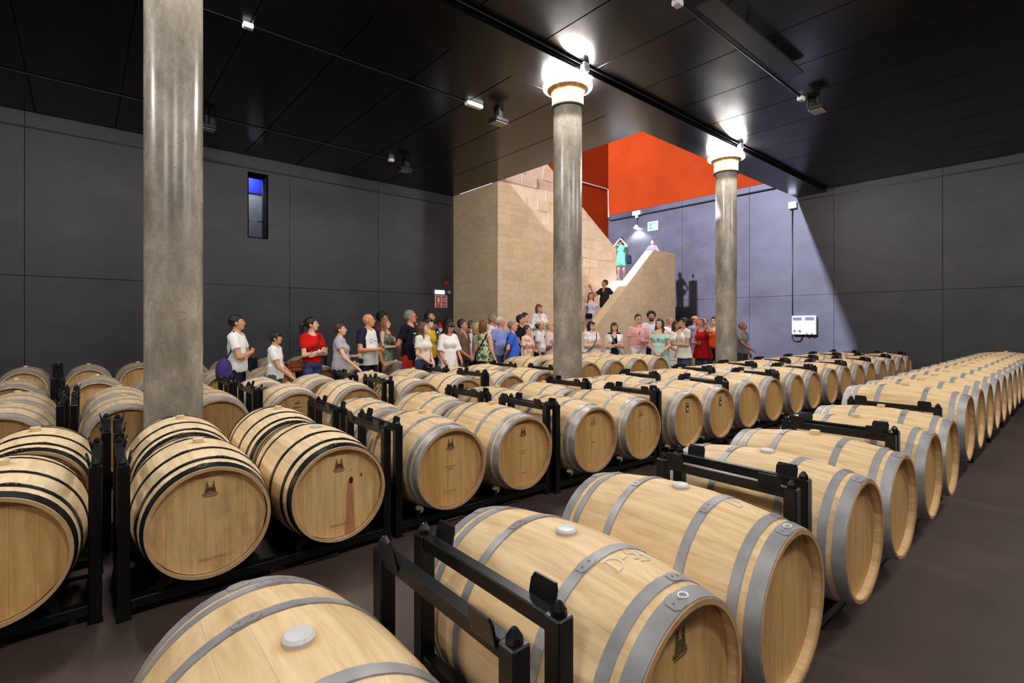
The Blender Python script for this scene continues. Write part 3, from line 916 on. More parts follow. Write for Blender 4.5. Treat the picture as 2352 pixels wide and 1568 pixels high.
def barrel(x, y, kind='oak', hoops='grey', bung='w', dz=0.0, near=False, rz=0.0, label='', group=None, marks=(), boards=None):
    t = thing('wine_barrel', label, 'barrel', (x, y, ZBAR + dz), rz, group)
    b = BM[kind]
    if near:
        for me in b['staves']: put('stave', me, t)
        h = None
        for me in (BM[boards] if boards else b['boards']): put('head_board', me, t)
    else:
        put('body', b['body'], t)
        put('head', b['head'], t)
    put('back_head', b['back'], t)
    for hm, lp, rv in HM[hoops]:
        h = put('hoop', hm, t)
        if near:
            put('lap_plate', lp, h)
            for r_ in rv: put('rivet', r_, h)
    put('bung', BUNG_W if bung == 'w' else BUNG_O, t)
    YF = -YHD - .0022
    for mk in marks:
        if mk == 'radoux':
            put('emblem', EMB, t, (0, YF, RB + .155)); put('lettering', text_mesh('RADOUX', .018, M['ink']), t, (0, YF, RB + .141), (PI / 2, 0, 0))
        elif mk == 'radoux_soft':
            put('emblem', EMB_S, t, (0, YF, RB + .150)); put('lettering', text_mesh('RADOUX', .018, M['ink_soft']), t, (0, YF, RB + .136), (PI / 2, 0, 0))
        elif mk == 'evolution':
            put('lettering', text_mesh('EVOLUTION', .022, M['ink_soft']), t, (.01, YF, RB - .205), (PI / 2, 0, 0))
        elif mk == 'slot':
            put('branded_mark', SLOT, t, (0, YF, RB - .01)); put('faded_stamp', DASH, t, (0, YF, RB + .012)); put('faded_stamp', DASH, t, (0, YF, RB - .17))
        elif mk == 'slot2':
            put('branded_mark', SLOT, t, (0, YF, RB - .03))
        elif mk == 'bird':
            put('emblem', BIRD, t, (0, YF, RB + .17)); put('lettering', text_mesh('Inferna', .034, M['ink_dark']), t, (0, YF, RB + .125), (PI / 2, 0, 0))
            put('lettering', text_mesh('PO  TW  M+', .024, M['ink_dark']), t, (0, YF, RB + .08), (PI / 2, 0, 0)); put('lettering', text_mesh('2017', .034, M['ink_dark']), t, (0, YF, RB - .05), (PI / 2, 0, 0))
        elif mk == 'chassin':
            put('emblem', BIRD, t, (0, YF, RB + .17)); put('lettering', text_mesh('chassin', .042, M['ink']), t, (0, YF, RB + .12), (PI / 2, 0, 0))
        elif mk == 'paper':
            q = put('paper_label', PAPER, t, (0.02, YF, RB + .13)); put('paper_label_print', PAPER_S, q)
        elif mk == 'd54': chalk(t, CH_D54, -.235, .02, 0, 1.0)
        elif mk == 'd': chalk(t, CH_D, -.23, .02, 0, 1.2)
        elif mk == 'sc': chalk(t, CH_SC, -.23, .02, 0, 1.0)
        elif mk == 'nine':
            c9 = MB()
            rr = br(-E2 + .03) + .008
            pts = []
            for k in range(13):
                a = 2 * PI * k / 12
                xx, yy = .016 * math.cos(a), -E2 + .03 + .013 * math.sin(a)
                pts.append((xx, yy, RB + rr))
            c9.tube(pts, .0028, 5)
            c9.build('chalk_mark', M['sticker'], t)
        elif mk == 'dot':
            rr = br(-E2 + .03) + .004
            put('sticker', MB().lathe([(0.0005, .004), (.016, .002), (.016, 0)], 12, 'z', (0, -E2 + .03, RB + rr)).mesh('sticker', M['sticker']), t)
    return t

# ---------------------------------------------------------------- racks
RD = 0.32                                        # posts stand this far from the rack's middle
ZTB = 0.785                                      # top of the rack
def bev_box(c, s, w=.004): return bevel_mesh(MB().box(c, s).mesh('part', M['rack']), w)
RK = {}
RK['post'] = bev_box((0, 0, ZTB / 2), (.054, .054, ZTB))
RK['foot'] = MB().box((0, 0, .004), (.062, .062, .008)).mesh('foot', M['rack'])
RK['bar'] = bev_box((0, 0, ZTB - .025), (.040, 2 * RD - .05, .046))
RK['low'] = bev_box((0, 0, .075), (.045, 2 * RD - .05, .05))
RK['cone'] = MB().lathe([(.021, ZTB), (.020, ZTB + .014), (.008, ZTB + .032), (.002, ZTB + .035)], 8).mesh('stacking_cone', M['rack'])
pl = MB().prism([(-.048, 0), (.048, 0), (.048, .055), (.040, .072), (-.040, .072), (-.048, .055)], 0, .007, 'y')
pl.v = [(x, y + .32 * max(0, z - .02), z) for x, y, z in pl.v]
RK['plate'] = pl.mesh('guide_plate', M['rack'])
RK['roller'] = MB().lathe([(.001, -.02), (.024, -.02), (.024, .02), (.001, .02)], 14, 'y').mesh('roller', M['roller'], 40)
RK['roller_black'] = MB().lathe([(.001, -.02), (.024, -.02), (.024, .02), (.001, .02)], 14, 'y').mesh('roller', M['rack'], 40)
RK['bracket'] = MB().box((0, 0, 0), (.03, .05, .075)).mesh('roller_bracket', M['rack'])
loop = MB().tube([(-.11, 0, .055), (-.11, 0, .012), (.11, 0, .012), (.11, 0, .055)], .009, 6)
RK['loop'] = loop.mesh('fork_loop', M['rack'], 50)
_beam = {}
def beam_mesh(w, dz=0.0):
    k = (round(w, 2), dz)
    if k not in _beam: _beam[k] = bev_box((0, 0, .075 + dz / 2), (w, .055, .05 + dz)) if dz == 0 else bev_box((0, 0, .05 + dz / 2), (w, .055, .10 + dz))
    return _beam[k]
def rack(xa, xb, ya, yb, label, group, tall=True, dz=0.0, black=False):
    cx, cy = (xa + xb) / 2, (ya + yb) / 2
    rz = math.atan2(yb - ya, xb - xa)
    t = thing('barrel_rack', label, 'rack', (cx, cy, 0), rz, group)
    half = abs(xb - xa) / 2
    W = half + .368
    if tall:
        for sx in (-1, 1):
            for sy in (-1, 1):
                p = put('post', RK['post'], t, (sx * W, sy * RD, 0))
                put('stacking_cone', RK['cone'], p); put('foot', RK['foot'], p)
                q = put('guide_plate', RK['plate'], t, (sx * (W - .018), sy * (RD - .085), ZTB - .025), (0, 0, (-PI / 2 if sx < 0 else PI / 2)))
            put('top_bar', RK['bar'], t, (sx * W, 0, 0))
            put('side_bar', RK['low'], t, (sx * W, 0, 0)); put('side_bar', RK['low'], t, (sx * W, 0, .28))
    else:
        for sx in (-1, 1):
            put('side_bar', RK['low'], t, (sx * (half + .12), 0, 0))
    Lb = 2 * W - .05 if tall else 2 * half + .30
    for sy in (-1, 1):
        put('base_beam', beam_mesh(Lb, dz), t, (0, sy * RD, 0))
        for bx_ in (-half, half):
            if tall: put('fork_loop', RK['loop'], t, (bx_ * .8, sy * RD, 0))
    rr = br(RD * .8)
    for bx_ in (-half, half):
        for sx in (-1, 1):
            for sy in (-1, 1):
                dxr, zc_ = .195, RB - math.sqrt((rr + .022) ** 2 - .195 ** 2)
                b = put('roller_bracket', RK['bracket'], t, (bx_ + sx * (dxr + .022), sy * RD, ZBAR + dz + zc_ - .035))
                put('roller', RK['roller_black' if black else 'roller'], b, (-sx * .022, 0, .035))
    return t

def dist(x, y): return FW.x * x + FW.y * y
BARRELS = []
def pair_row(pairs, dz, spec):
    """spec(i, k, x, y) -> kwargs for barrel"""
    for i, ((xa, xb), (ya, yb)) in enumerate(pairs):
        rz = math.atan2(yb - ya, xb - xa)
        for k, (x, y) in enumerate(((xa, ya), (xb, yb))):
            kw = spec(i, k, x, y)
            kw.setdefault('near', dist(x, y) < 5.6)
            barrel(x, y, dz=dz, rz=rz + rnd.uniform(-.006, .006), **kw)

# row beside the open floor
R1 = [((-.36, .37), (1.17, 1.17)), ((1.26, 1.99), (1.18, 1.18)), ((2.91, 3.62), (1.19, 1.18)), ((4.51, 5.22), (1.19, 1.19))]
R1L = [['oak barrel with grey hoops beside the nearest black rack post, no chalk', 'big oak barrel with grey hoops and a glassy white bung, no rack bar over it'],
       ['oak barrel chalked D-54 with grey hoops beside the open floor', 'oak barrel with a chalk D and smudges beside the D-54 barrel'],
       ['oak barrel with a chalk letter just beyond the second rack bar', 'oak barrel with a pale wooden bung and faint chalk, second beyond the second rack bar'],
       ['oak barrel by the open floor between the second and third rack bars', 'oak barrel by the open floor just before the taller bar-less barrels']]
R1M = [[(), ()], [('d54', 'nine', 'radoux'), ('d', 'nine')], [('d', ), ('sc',)], [(), ()]]
R1B = ['w', 'w', 'w', 'w', 'w', 'o', 'o', 'o']
pair_row(R1, 0, lambda i, k, x, y: dict(kind='oak', bung=R1B[i * 2 + k], label=R1L[i][k], marks=R1M[i][k]))
for i, ((xa, xb), (ya, yb)) in enumerate(R1):
    rack(xa, xb, ya, yb, ['black steel rack under the nearest oak barrels with a glassy bung', 'black steel rack carrying the barrel chalked D-54', 'black steel rack by the open floor, second from the D-54 rack end', 'black steel rack by the open floor next to the bar-less barrels'][i], 'racks of the row beside the open floor')
RX = [6.08 + .693 * k for k in range(14)]
for k, x in enumerate(RX):
    barrel(x, 1.19 + .002 * k, 'oak', 'grey', 'o', .12, dist(x, 1.2) < 5.0, 0, '%s bar-less oak barrel along the open floor, counting from the last rack bar' % ORD[k], 'bar-less barrels along the open floor')
for k in range(0, 14, 2):
    rack(RX[k], RX[k + 1], 1.19, 1.19, '%s low black cradle along the open floor, counting from the last rack bar' % ORD[k // 2], 'low cradles along the open floor', False, .12)

# double row in the middle
R2 = [((-1.02, -.31), (3.64, 3.62)), ((.53, 1.23), (3.53, 3.52)), ((2.07, 2.77), (3.52, 3.50)), ((3.58, 4.29), (3.43, 3.41)), ((5.09, 5.80), (3.37, 3.35)),
      ((6.65, 7.38), (3.40, 3.38))] + [((8.20 + 1.525 * k, 8.92 + 1.525 * k), (3.38 - .01 * k, 3.38 - .01 * k)) for k in range(5)]
R2B = [((-.95, -.24), (4.64, 4.62)), ((.56, 1.25), (4.50, 4.48)), ((2.06, 2.76), (4.47, 4.45)), ((3.56, 4.27), (4.39, 4.37)), ((5.07, 5.77), (4.33, 4.31)),
       ((6.57, 7.28), (4.34, 4.33))] + [((8.12 + 1.525 * k, 8.84 + 1.525 * k), (4.33 - .01 * k, 4.33 - .01 * k)) for k in range(5)]
def spec2(i, k, x, y):
    if i == 0: return dict(kind='pale', hoops='black', bung='o', label='black-hooped barrel with a clean plain head left of the twin rack posts' if k else 'black-hooped barrel beyond the twin rack posts, half out of view', marks=())
    if i == 1:
        if k == 0: return dict(kind='pale', hoops='black', bung='o', label='black-hooped barrel with a mouldy branded head beside the twin rack posts', marks=('radoux', 'evolution'), boards='mould_boards')
        return dict(kind='pale', hoops='black', bung='w', label='black-hooped barrel with a red wine stain running down its head', marks=('radoux', 'evolution'), boards='stain_boards')
    if i == 2: return dict(kind='oak', bung='o', label=['grey-hooped oak barrel right of the wine-stained one, with branded head and white dot sticker', 'grey-hooped oak barrel with branded head, second right of the wine-stained barrel'][k], marks=('radoux', 'slot', 'dot', 'sc') if k == 0 else ('radoux', 'slot', 'dot'))
    if i == 3: return dict(kind='oak', bung='w', label=['grey-hooped oak barrel with small faint brand, third right of the wine-stained barrel', 'grey-hooped oak barrel with small faint brand, fourth right of the wine-stained barrel'][k], marks=('radoux_soft', 'slot2', 'dot'))
    if i == 4: return dict(kind='oak', bung='w', label=['grey-hooped barrel with dark paper label, nearer the branded barrels of its row', 'grey-hooped barrel with dark paper label, next to the plain-headed ones'][k], group='barrels with paper labels', marks=('paper',))
    return dict(kind='oak', bung='o', label='%s grey-hooped oak barrel beyond the paper-labelled pair in the middle row' % ORD[(i - 5) * 2 + k], group='far barrels of the middle row front', marks=('slot2',) if (i + k) % 2 else ())
pair_row(R2, 0, spec2)
def spec2b(i, k, x, y):
    if i <= 1: return dict(kind='pale', hoops='black', bung='o', label=['black-hooped barrel behind the one half out of view beyond the twin posts', 'black-hooped barrel behind the clean plain head beside the twin posts', 'black-hooped barrel directly behind the one with the mouldy head', 'black-hooped barrel directly behind the wine-stained one'][i * 2 + k], group='second line of black-hooped barrels')
    return dict(kind='oak', bung='w' if i % 2 == 0 else 'o', label='%s oak barrel of the middle row second line, counting from the black-hooped ones' % ORD[(i - 2) * 2 + k], group='second line of the middle row', marks=('sc',) if i == 2 else ())
pair_row(R2B, 0, spec2b)
for rows, lab, grp in ((R2, 'black rack of the middle row front line', 'racks of the middle row front line'), (R2B, 'black rack of the middle row second line', 'racks of the middle row second line')):
    for i, ((xa, xb), (ya, yb)) in enumerate(rows): rack(xa, xb, ya, yb, '%s %s, counting from the black-hooped end' % (ORD[i], lab), grp, black=i < 2)

# double row behind the columns
R3 = [((-1.24, -.51), (6.32, 6.30)), ((.31, 1.05), (6.24, 6.24)), ((1.86, 2.56), (6.26, 6.22)), ((3.36, 4.06), (6.14, 6.12)), ((4.86, 5.56), (6.11, 6.11))]
R3B = [((-1.24, -.51), (7.29, 7.28)), ((.31, 1.01), (7.22, 7.21)), ((1.81, 2.51), (7.22, 7.18)), ((3.31, 4.01), (7.11, 7.09)), ((4.81, 5.51), (7.07, 7.07))]
def spec3(i, k, x, y):
    if i < 2: return dict(kind='old', bung='o', label='%s aged oak barrel of the line behind the thick column, counting towards the visitors' % ORD[i * 2 + k], group='aged barrels behind the thick column', near=False)
    mk = {(2, 0): ('bird', 'sc'), (2, 1): ('bird', 'sc'), (3, 0): ('chassin',), (3, 1): ('chassin',)}.get((i, k), ('slot2',))
    lab = {2: 'pale barrel with a dark bird mark dated 2017, %s of the two' % ORD[k], 3: 'pale barrel with a small dark logo on its head, %s of the two' % ORD[k]}.get(i, ['pale barrel next to the two with small logos', 'pale barrel with shadowed head touching the column before the stone wall'][k])
    return dict(kind='pale', bung='o', label=lab, group='pale barrels of the row behind the columns, set %d' % i, marks=mk, near=False)
pair_row(R3, 0, spec3)
def spec3b(i, k, x, y):
    if i < 2: return dict(kind='old', bung='o', label='%s aged oak barrel of the second line behind the thick column, counting towards the visitors' % ORD[i * 2 + k], group='aged barrels, second line behind the thick column', near=False)
    return dict(kind='pale', bung='o' if i > 2 else 'w', label='%s pale barrel in the line touching the visitors, counting from the boy' % ORD[(i - 2) * 2 + k], group='pale barrels in front of the visitors', marks=('sc',) if i == 2 else (), near=False)
pair_row(R3B, 0, spec3b)
for rows, lab, grp in ((R3, 'black rack of the first line behind the columns', 'racks of the first line behind the columns'), (R3B, 'black rack of the line right before the visitors', 'racks in front of the visitors')):
    for i, ((xa, xb), (ya, yb)) in enumerate(rows): rack(xa, xb, ya, yb, '%s %s, counting from the thick column' % (ORD[i], lab), grp)
for yy, lab, grp, x0 in ((5.92, 'bar-less oak barrel between the lamp columns, front line, from the stone-wall column', 'bar-less barrels between the lamp columns', 6.41), (6.88, 'bar-less oak barrel between the lamp columns, rear line, from the stone-wall column', 'bar-less barrels, second line between the lamp columns', 6.30)):
    for k in range(4):
        barrel(x0 + .693 * k, yy, 'oak', 'grey', 'o', .12, False, 0, '%s %s' % (ORD[k], lab), grp, ('slot2',))
    for k in (0, 2):
        s = .693
        rack(x0 + s * k, x0 + s * (k + 1), yy, yy, '%s low black cradle %s line between the lamp columns' % (ORD[k // 2], 'front' if yy < 6 else 'rear'), 'low cradles between the lamp columns', False, .12)

# rows towards the left wall
R4 = [((-1.36, -.65), (9.06, 9.05)), ((.15, .86), (9.04, 9.03)), ((1.66, 2.37), (9.06, 9.04)), ((3.17, 3.87), (9.05, 9.05))]
R5 = [((-1.42, -.72), (11.6, 11.6)), ((.08, .78), (11.6, 11.6)), ((1.58, 2.28), (11.6, 11.6)), ((3.08, 3.78), (11.6, 11.6))]
for rows, lab, grp, rl in ((R4, 'aged oak barrel in the line behind the visitors', 'aged barrels behind the visitors', 'black steel rack behind the visitors'), (R5, 'aged oak barrel in the last line along the left wall', 'aged barrels along the left wall', 'black steel rack in the last line along the left wall')):
    pair_row(rows, 0, lambda i, k, x, y: dict(kind='old', bung='o', label='%s %s, counting towards the stone' % (ORD[i * 2 + k], lab), group=grp, near=False))
    for i, ((xa, xb), (ya, yb)) in enumerate(rows): rack(xa, xb, ya, yb, '%s %s, counting towards the stone' % (ORD[i], rl), rl + 's')
barrel(4.66, 8.92, 'old', 'grey', 'o', 0, False, 0, 'single aged oak barrel at the end of its line in front of the red trousers', None)
rack(4.659, 4.661, 8.92, 8.92, 'low black cradle under the single aged barrel at the line end', None, False, 0.001)
# ---------------------------------------------------------------- people (bodies as one smooth surface grown round a skeleton)
class Field:
    def __init__(self, lo, hi, h):
        self.h = h
        self.lo = np.array(lo, dtype=np.float32)
        n = np.ceil((np.array(hi) - np.array(lo)) / h).astype(int) + 1
        self.ax = [self.lo[i] + h * np.arange(n[i], dtype=np.float32) for i in range(3)]
        self.v = np.full(tuple(n), 0.5, dtype=np.float32)
    def sl(self, lo, hi):
        s = []
        for i in range(3):
            a = int(np.floor((lo[i] - self.lo[i]) / self.h)); b = int(np.ceil((hi[i] - self.lo[i]) / self.h)) + 1
            s.append(slice(max(0, a), max(0, min(len(self.ax[i]), b))))
        return tuple(s)
    def pts(self, s):
        return (self.ax[0][s[0]][:, None, None], self.ax[1][s[1]][None, :, None], self.ax[2][s[2]][None, None, :])
    def merge(self, s, d, k):
        a = self.v[s]
        if k <= 0: self.v[s] = np.minimum(a, d); return
        hh = np.clip(.5 + .5 * (a - d) / k, 0, 1)
        self.v[s] = a * (1 - hh) + d * hh - k * hh * (1 - hh)
    def cap(self, a, b, r1, r2, k=.02, grow=0.0, cut=None):
        a, b = np.array(a, dtype=np.float32), np.array(b, dtype=np.float32)
        m = max(r1, r2) + grow + k + 3 * self.h
        s = self.sl(np.minimum(a, b) - m, np.maximum(a, b) + m)
        if 0 in self.v[s].shape: return
        X, Y, Z = self.pts(s)
        ba = b - a
        px, py, pz = X - a[0], Y - a[1], Z - a[2]
        t = np.clip((px * ba[0] + py * ba[1] + pz * ba[2]) / max(1e-9, float(ba @ ba)), 0, 1)
        d = np.sqrt((px - t * ba[0]) ** 2 + (py - t * ba[1]) ** 2 + (pz - t * ba[2]) ** 2) - (r1 + (r2 - r1) * t) - grow
        if cut is not None:
            n = ba / np.linalg.norm(ba); q = a + ba * cut
            d = np.maximum(d, (X - q[0]) * n[0] + (Y - q[1]) * n[1] + (Z - q[2]) * n[2])
        self.merge(s, d, k)
    def ell(self, c, r, k=.02, grow=0.0, sub=False):
        r = np.array(r, dtype=np.float32) + grow
        m = float(r.max()) + k + 3 * self.h
        c = np.array(c, dtype=np.float32)
        s = self.sl(c - m, c + m)
        if 0 in self.v[s].shape: return
        X, Y, Z = self.pts(s)
        x, y, z = (X - c[0]) / r[0], (Y - c[1]) / r[1], (Z - c[2]) / r[2]
        k0 = np.sqrt(x * x + y * y + z * z) + 1e-6
        k1 = np.sqrt((x / r[0]) ** 2 + (y / r[1]) ** 2 + (z / r[2]) ** 2) + 1e-6
        d = k0 * (k0 - 1) / k1
        if sub: self.v[s] = np.maximum(self.v[s], -d)
        else: self.merge(s, d, k)
    def frustum(self, z0, z1, r0, r1, ysc, cy=0.0, k=.03, wave=0.0):
        X, Y, Z = self.pts((slice(None),) * 3)
        t = np.clip((Z - z0) / (z1 - z0), 0, 1)
        y = (Y - cy) / ysc
        rr = np.sqrt(X * X + y * y)
        R = r0 + (r1 - r0) * t
        if wave: R = R * (1 + wave * (1 - t) * np.sin(7 * np.arctan2(y, X + 1e-6)))
        d = np.maximum(rr - R, np.maximum(z0 - Z, Z - z1)) * .8
        self.merge((slice(None),) * 3, d, k)
    def plane(self, n, off):
        """keep n.p <= off"""
        X, Y, Z = self.pts((slice(None),) * 3)
        self.v = np.maximum(self.v, n[0] * X + n[1] * Y + n[2] * Z - off)
    def wrinkle(self, amp, f=26.0, ph=0.0):
        X, Y, Z = self.pts((slice(None),) * 3)
        self.v = self.v + amp * np.sin(f * (Z + .5 * X) + 5 * Y + ph) * np.sin(f * .55 * (X - .6 * Z + Y) + 1.7 * ph)
    def mesh(self):
        v, h = self.v, self.h
        v[0], v[-1], v[:, 0], v[:, -1], v[:, :, 0], v[:, :, -1] = [np.maximum(q, 1e-3) for q in (v[0], v[-1], v[:, 0], v[:, -1], v[:, :, 0], v[:, :, -1])]
        ins = v < 0
        c = [ins[i:ins.shape[0] - 1 + i, j:ins.shape[1] - 1 + j, k:ins.shape[2] - 1 + k] for i in (0, 1) for j in (0, 1) for k in (0, 1)]
        cnt = sum(q.astype(np.int8) for q in c)
        act = (cnt > 0) & (cnt < 8)
        idx = np.argwhere(act)
        if len(idx) == 0: return np.zeros((0, 3)), np.zeros((0, 4), int)
        num = np.full(act.shape, -1, dtype=np.int64)
        num[act] = np.arange(len(idx))
        I, J, K = idx.T
        acc = np.zeros((len(idx), 3)); w = np.zeros(len(idx))
        corners = [(i, j, k) for i in (0, 1) for j in (0, 1) for k in (0, 1)]
        vals = {cc: v[I + cc[0], J + cc[1], K + cc[2]] for cc in corners}
        for a in corners:
            for ax_ in range(3):
                if a[ax_] == 1: continue
                b = tuple(1 if q == ax_ else a[q] for q in range(3))
                va, vb = vals[a], vals[b]
                m = (va < 0) != (vb < 0)
                t = np.where(m, va / np.where(va - vb == 0, 1, va - vb), 0)
                for q in range(3):
                    acc[:, q] += np.where(m, a[q] + (t if q == ax_ else 0), 0)
                w += m
        P = (idx + acc / w[:, None]) * h + self.lo
        quads = []
        for ax_ in range(3):
            o1, o2 = (ax_ + 1) % 3, (ax_ + 2) % 3
            A = [slice(None)] * 3; B = [slice(None)] * 3
            A[ax_] = slice(0, -1); B[ax_] = slice(1, None)
            ch = ins[tuple(A)] != ins[tuple(B)]
            inner = [slice(None)] * 3
            inner[o1] = slice(1, ch.shape[o1] - 1); inner[o2] = slice(1, ch.shape[o2] - 1)
            e = np.argwhere(ch[tuple(inner)])
            if len(e) == 0: continue
            e[:, o1] += 1; e[:, o2] += 1
            def cell(d1, d2):
                q = e.copy(); q[:, o1] -= d1; q[:, o2] -= d2
                return num[q[:, 0], q[:, 1], q[:, 2]]
            F = np.stack([cell(1, 1), cell(0, 1), cell(0, 0), cell(1, 0)], 1)
            flip = ~ins[tuple(A)][e[:, 0], e[:, 1], e[:, 2]]
            F[flip] = F[flip][:, ::-1]
            quads.append(F)
        Q = np.concatenate(quads)
        return P, Q[(Q >= 0).all(1)]

def np_mesh(name, parts, mats, scale=1.0):
    """parts: list of (verts, quads, material index or array)"""
    V, F, MI = [], [], []
    n = 0
    for P, Q, mi in parts:
        V.append(P); F.append(Q + n); n += len(P)
        MI.append(np.full(len(Q), mi, dtype=np.int32) if np.isscalar(mi) else mi)
    V, F, MI = np.concatenate(V) * scale, np.concatenate(F), np.concatenate(MI)
    me = bpy.data.meshes.new(name)
    me.vertices.add(len(V)); me.vertices.foreach_set('co', V.astype(np.float32).ravel())
    me.loops.add(len(F) * 4); me.loops.foreach_set('vertex_index', F.astype(np.int32).ravel())
    me.polygons.add(len(F)); me.polygons.foreach_set('loop_start', np.arange(0, len(F) * 4, 4, dtype=np.int32))
    for m in mats: me.materials.append(m)
    me.polygons.foreach_set('material_index', MI)
    me.update(calc_edges=True); me.validate()
    me.shade_smooth()
    return me

_cm = {}
def skin(c):
    k = ('skin', c)
    if k not in _cm:
        m = NT('skin')
        n = m.noise(30, m.coord(), 3)
        a = srgb(*c)
        col = m.ramp(n, [(.3, tuple(q * .9 for q in a)), (.7, a)])
        _cm[k] = m.out(col, .5, 0, .4)
    return _cm[k]
def cloth(c, pat=None):
    k = ('cloth', c, pat)
    if k not in _cm:
        m = NT('fabric' if not pat else pat + '_fabric')
        a = srgb(*c)
        n = m.noise(220, m.coord(), 2)
        if pat == 'stripe':
            wv = m.n('ShaderNodeTexWave', wave_type='BANDS', bands_direction='Z'); wv.inputs['Scale'].default_value = 14
            m.l(m.coord(), wv.inputs['Vector'])
            col = m.ramp(wv.outputs['Fac'], [(.45, a), (.6, srgb(236, 214, 210))])
        elif pat == 'floral':
            vo = m.n('ShaderNodeTexVoronoi'); vo.inputs['Scale'].default_value = 22
            m.l(m.coord(), vo.inputs['Vector'])
            blob = m.noise(14, m.coord(), 2, .5, 1.5)
            col = m.ramp(blob, [(.40, srgb(60, 92, 60)), (.47, srgb(110, 140, 96)), (.53, a), (.66, a), (.72, srgb(190, 96, 84))])
        elif pat == 'mosaic':
            blob = m.noise(9, m.coord(), 3, .6, 1.0)
            col = m.ramp(blob, [(.36, srgb(40, 46, 70)), (.46, srgb(86, 112, 92)), (.55, srgb(96, 130, 110)), (.62, srgb(196, 150, 70))])
        elif pat == 'speckle':
            blob = m.noise(26, m.coord(), 2)
            col = m.ramp(blob, [(.42, a), (.55, tuple(min(1, q * 1.5 + .12) for q in a))])
        elif pat == 'spot':
            blob = m.noise(16, m.coord(), 2, .5, 1.0)
            col = m.ramp(blob, [(.44, srgb(214, 140, 108)), (.52, a)])
        elif pat == 'leaf':
            blob = m.noise(5, m.coord((1, 1, .5)), 2, .5, 1.0)
            col = m.ramp(blob, [(.32, srgb(56, 84, 88)), (.35, a)])
        elif pat == 'denim':
            col = m.ramp(m.noise(12, m.coord(), 4), [(.3, tuple(q * .75 for q in a)), (.7, tuple(q * 1.25 for q in a))])
        else:
            col = m.ramp(n, [(.3, tuple(q * .93 for q in a)), (.7, a)])
        m.bump(n, .1, .001)
        _cm[k] = m.out(col, .85, 0, .2)
    return _cm[k]
def hairmat(c):
    k = ('hair', c)
    if k not in _cm:
        m = NT('hair')
        a = srgb(*c)
        n = m.noise(3, m.coord((40, 40, 3)), 4)
        col = m.ramp(n, [(.3, tuple(q * .65 for q in a)), (.7, tuple(min(1, q * 1.2) for q in a))])
        m.bump(n, .4, .004)
        _cm[k] = m.out(col, .5, 0, .4)
    return _cm[k]
EYE_M = plain('eye', srgb(40, 30, 26), .3)
EYEW_M = plain('eye_white', srgb(186, 176, 166), .4)

def hand_field(w, d, n, curl, s, fore):
    """hand at wrist w pointing along d, palm facing n; s = +1/-1 puts the thumb on one side"""
    d = np.array(d, float); d /= np.linalg.norm(d)
    n = np.array(n, float); n -= d * (n @ d); n /= np.linalg.norm(n) + 1e-9
    ac = np.cross(d, n) * s
    w = np.array(w, float)
    f = Field(w - .17, w + .17, .0062)
    f.cap(w - d * .06, w + d * .005, fore * 1.05, fore * .92, .01)
    f.cap(w + d * .03 - ac * .016, w + d * .078 - ac * .022, .017, .016, .012)
    f.cap(w + d * .03 + ac * .014, w + d * .078 + ac * .022, .018, .016, .012)
    f.cap(w + d * .02, w + d * .07, .02, .018, .012)
    for j, (o, L) in enumerate(((.031, .036), (.0105, .041), (-.0105, .038), (-.031, .030))):
        b0 = w + d * .084 + ac * o
        c1, c2 = curl, curl * 2.1
        p1 = b0 + L * (d * math.cos(c1) + n * math.sin(c1) + ac * o * 1.2)
        p2 = p1 + L * .95 * (d * math.cos(c2) + n * math.sin(c2))
        f.cap(b0 - d * .012, p1, .0092, .0085, .004)
        f.cap(p1, p2, .0085, .0068, .003)
    t0 = w + d * .028 + ac * .03
    t1 = t0 + .034 * (d * .75 + ac * .62 + n * .25)
    t2 = t1 + .03 * (d * .9 + ac * .2 + n * .35)
    f.cap(t0 - ac * .012, t1, .0125, .0105, .008)
    f.cap(t1, t2, .0105, .008, .004)
    return f.mesh()

ARM = {  # (elbow, wrist, palm normal, curl) for the person's left arm (+x); z relative to a 1.75 m figure
    'down': ((.255, .03, 1.13), (.265, -.05, .89), (-1, .2, 0), .35),
    'down_fwd': ((.245, -.02, 1.13), (.20, -.20, .95), (-1, 0, -.2), .35),
    'cross_a': ((.255, -.105, 1.115), (-.04, -.178, 1.17), (0, 1, .1), .35),
    'cross_b': ((.255, -.085, 1.125), (-.03, -.150, 1.12), (0, 1, 0), .5),
    'clasp': ((.26, -.02, 1.12), (.055, -.205, .94), (-.6, .8, 0), .7),
    'back': ((.27, .09, 1.13), (.07, .175, .93), (-.6, -.8, 0), .6),
    'hold': ((.25, -.02, 1.11), (.13, -.27, 1.13), (-1, 0, 0), .85),
    'hold_in': ((.25, -.04, 1.11), (.02, -.25, 1.12), (0, 1, .2), .8),
    'hip': ((.385, .07, 1.16), (.195, -.05, 1.01), (-1, .2, -.3), .5),
    'rest': ((.24, -.13, 1.12), (.21, -.36, .93), (0, 0, -1), .25),
    'head': ((.33, -.15, 1.40), (.13, -.10, 1.66), (-.9, .3, 0), .6),
    'camera': ((.29, -.22, 1.36), (.07, -.22, 1.60), (-1, .3, 0), .8),
    'wave': ((.30, -.16, 1.24), (.34, -.30, 1.47), (-.5, -.8, 0), .12),
    'out': ((.33, -.12, 1.20), (.42, -.34, 1.15), (0, 0, -1), .15),
    'side_out': ((.33, .0, 1.18), (.50, -.04, .97), (0, -.3, -1), .12),
    'lean': ((.33, -.22, 1.12), (.05, -.38, 1.10), (0, .6, -1), .3),
    'chest': ((.25, -.08, 1.14), (.04, -.20, 1.24), (0, 1, 0), .4),
    'reach': ((.27, -.14, 1.17), (.27, -.40, 1.02), (0, 0, -1), .1),
    'neckhold': ((.25, -.06, 1.12), (.07, -.23, 1.20), (-.7, .5, 0), .7),
}

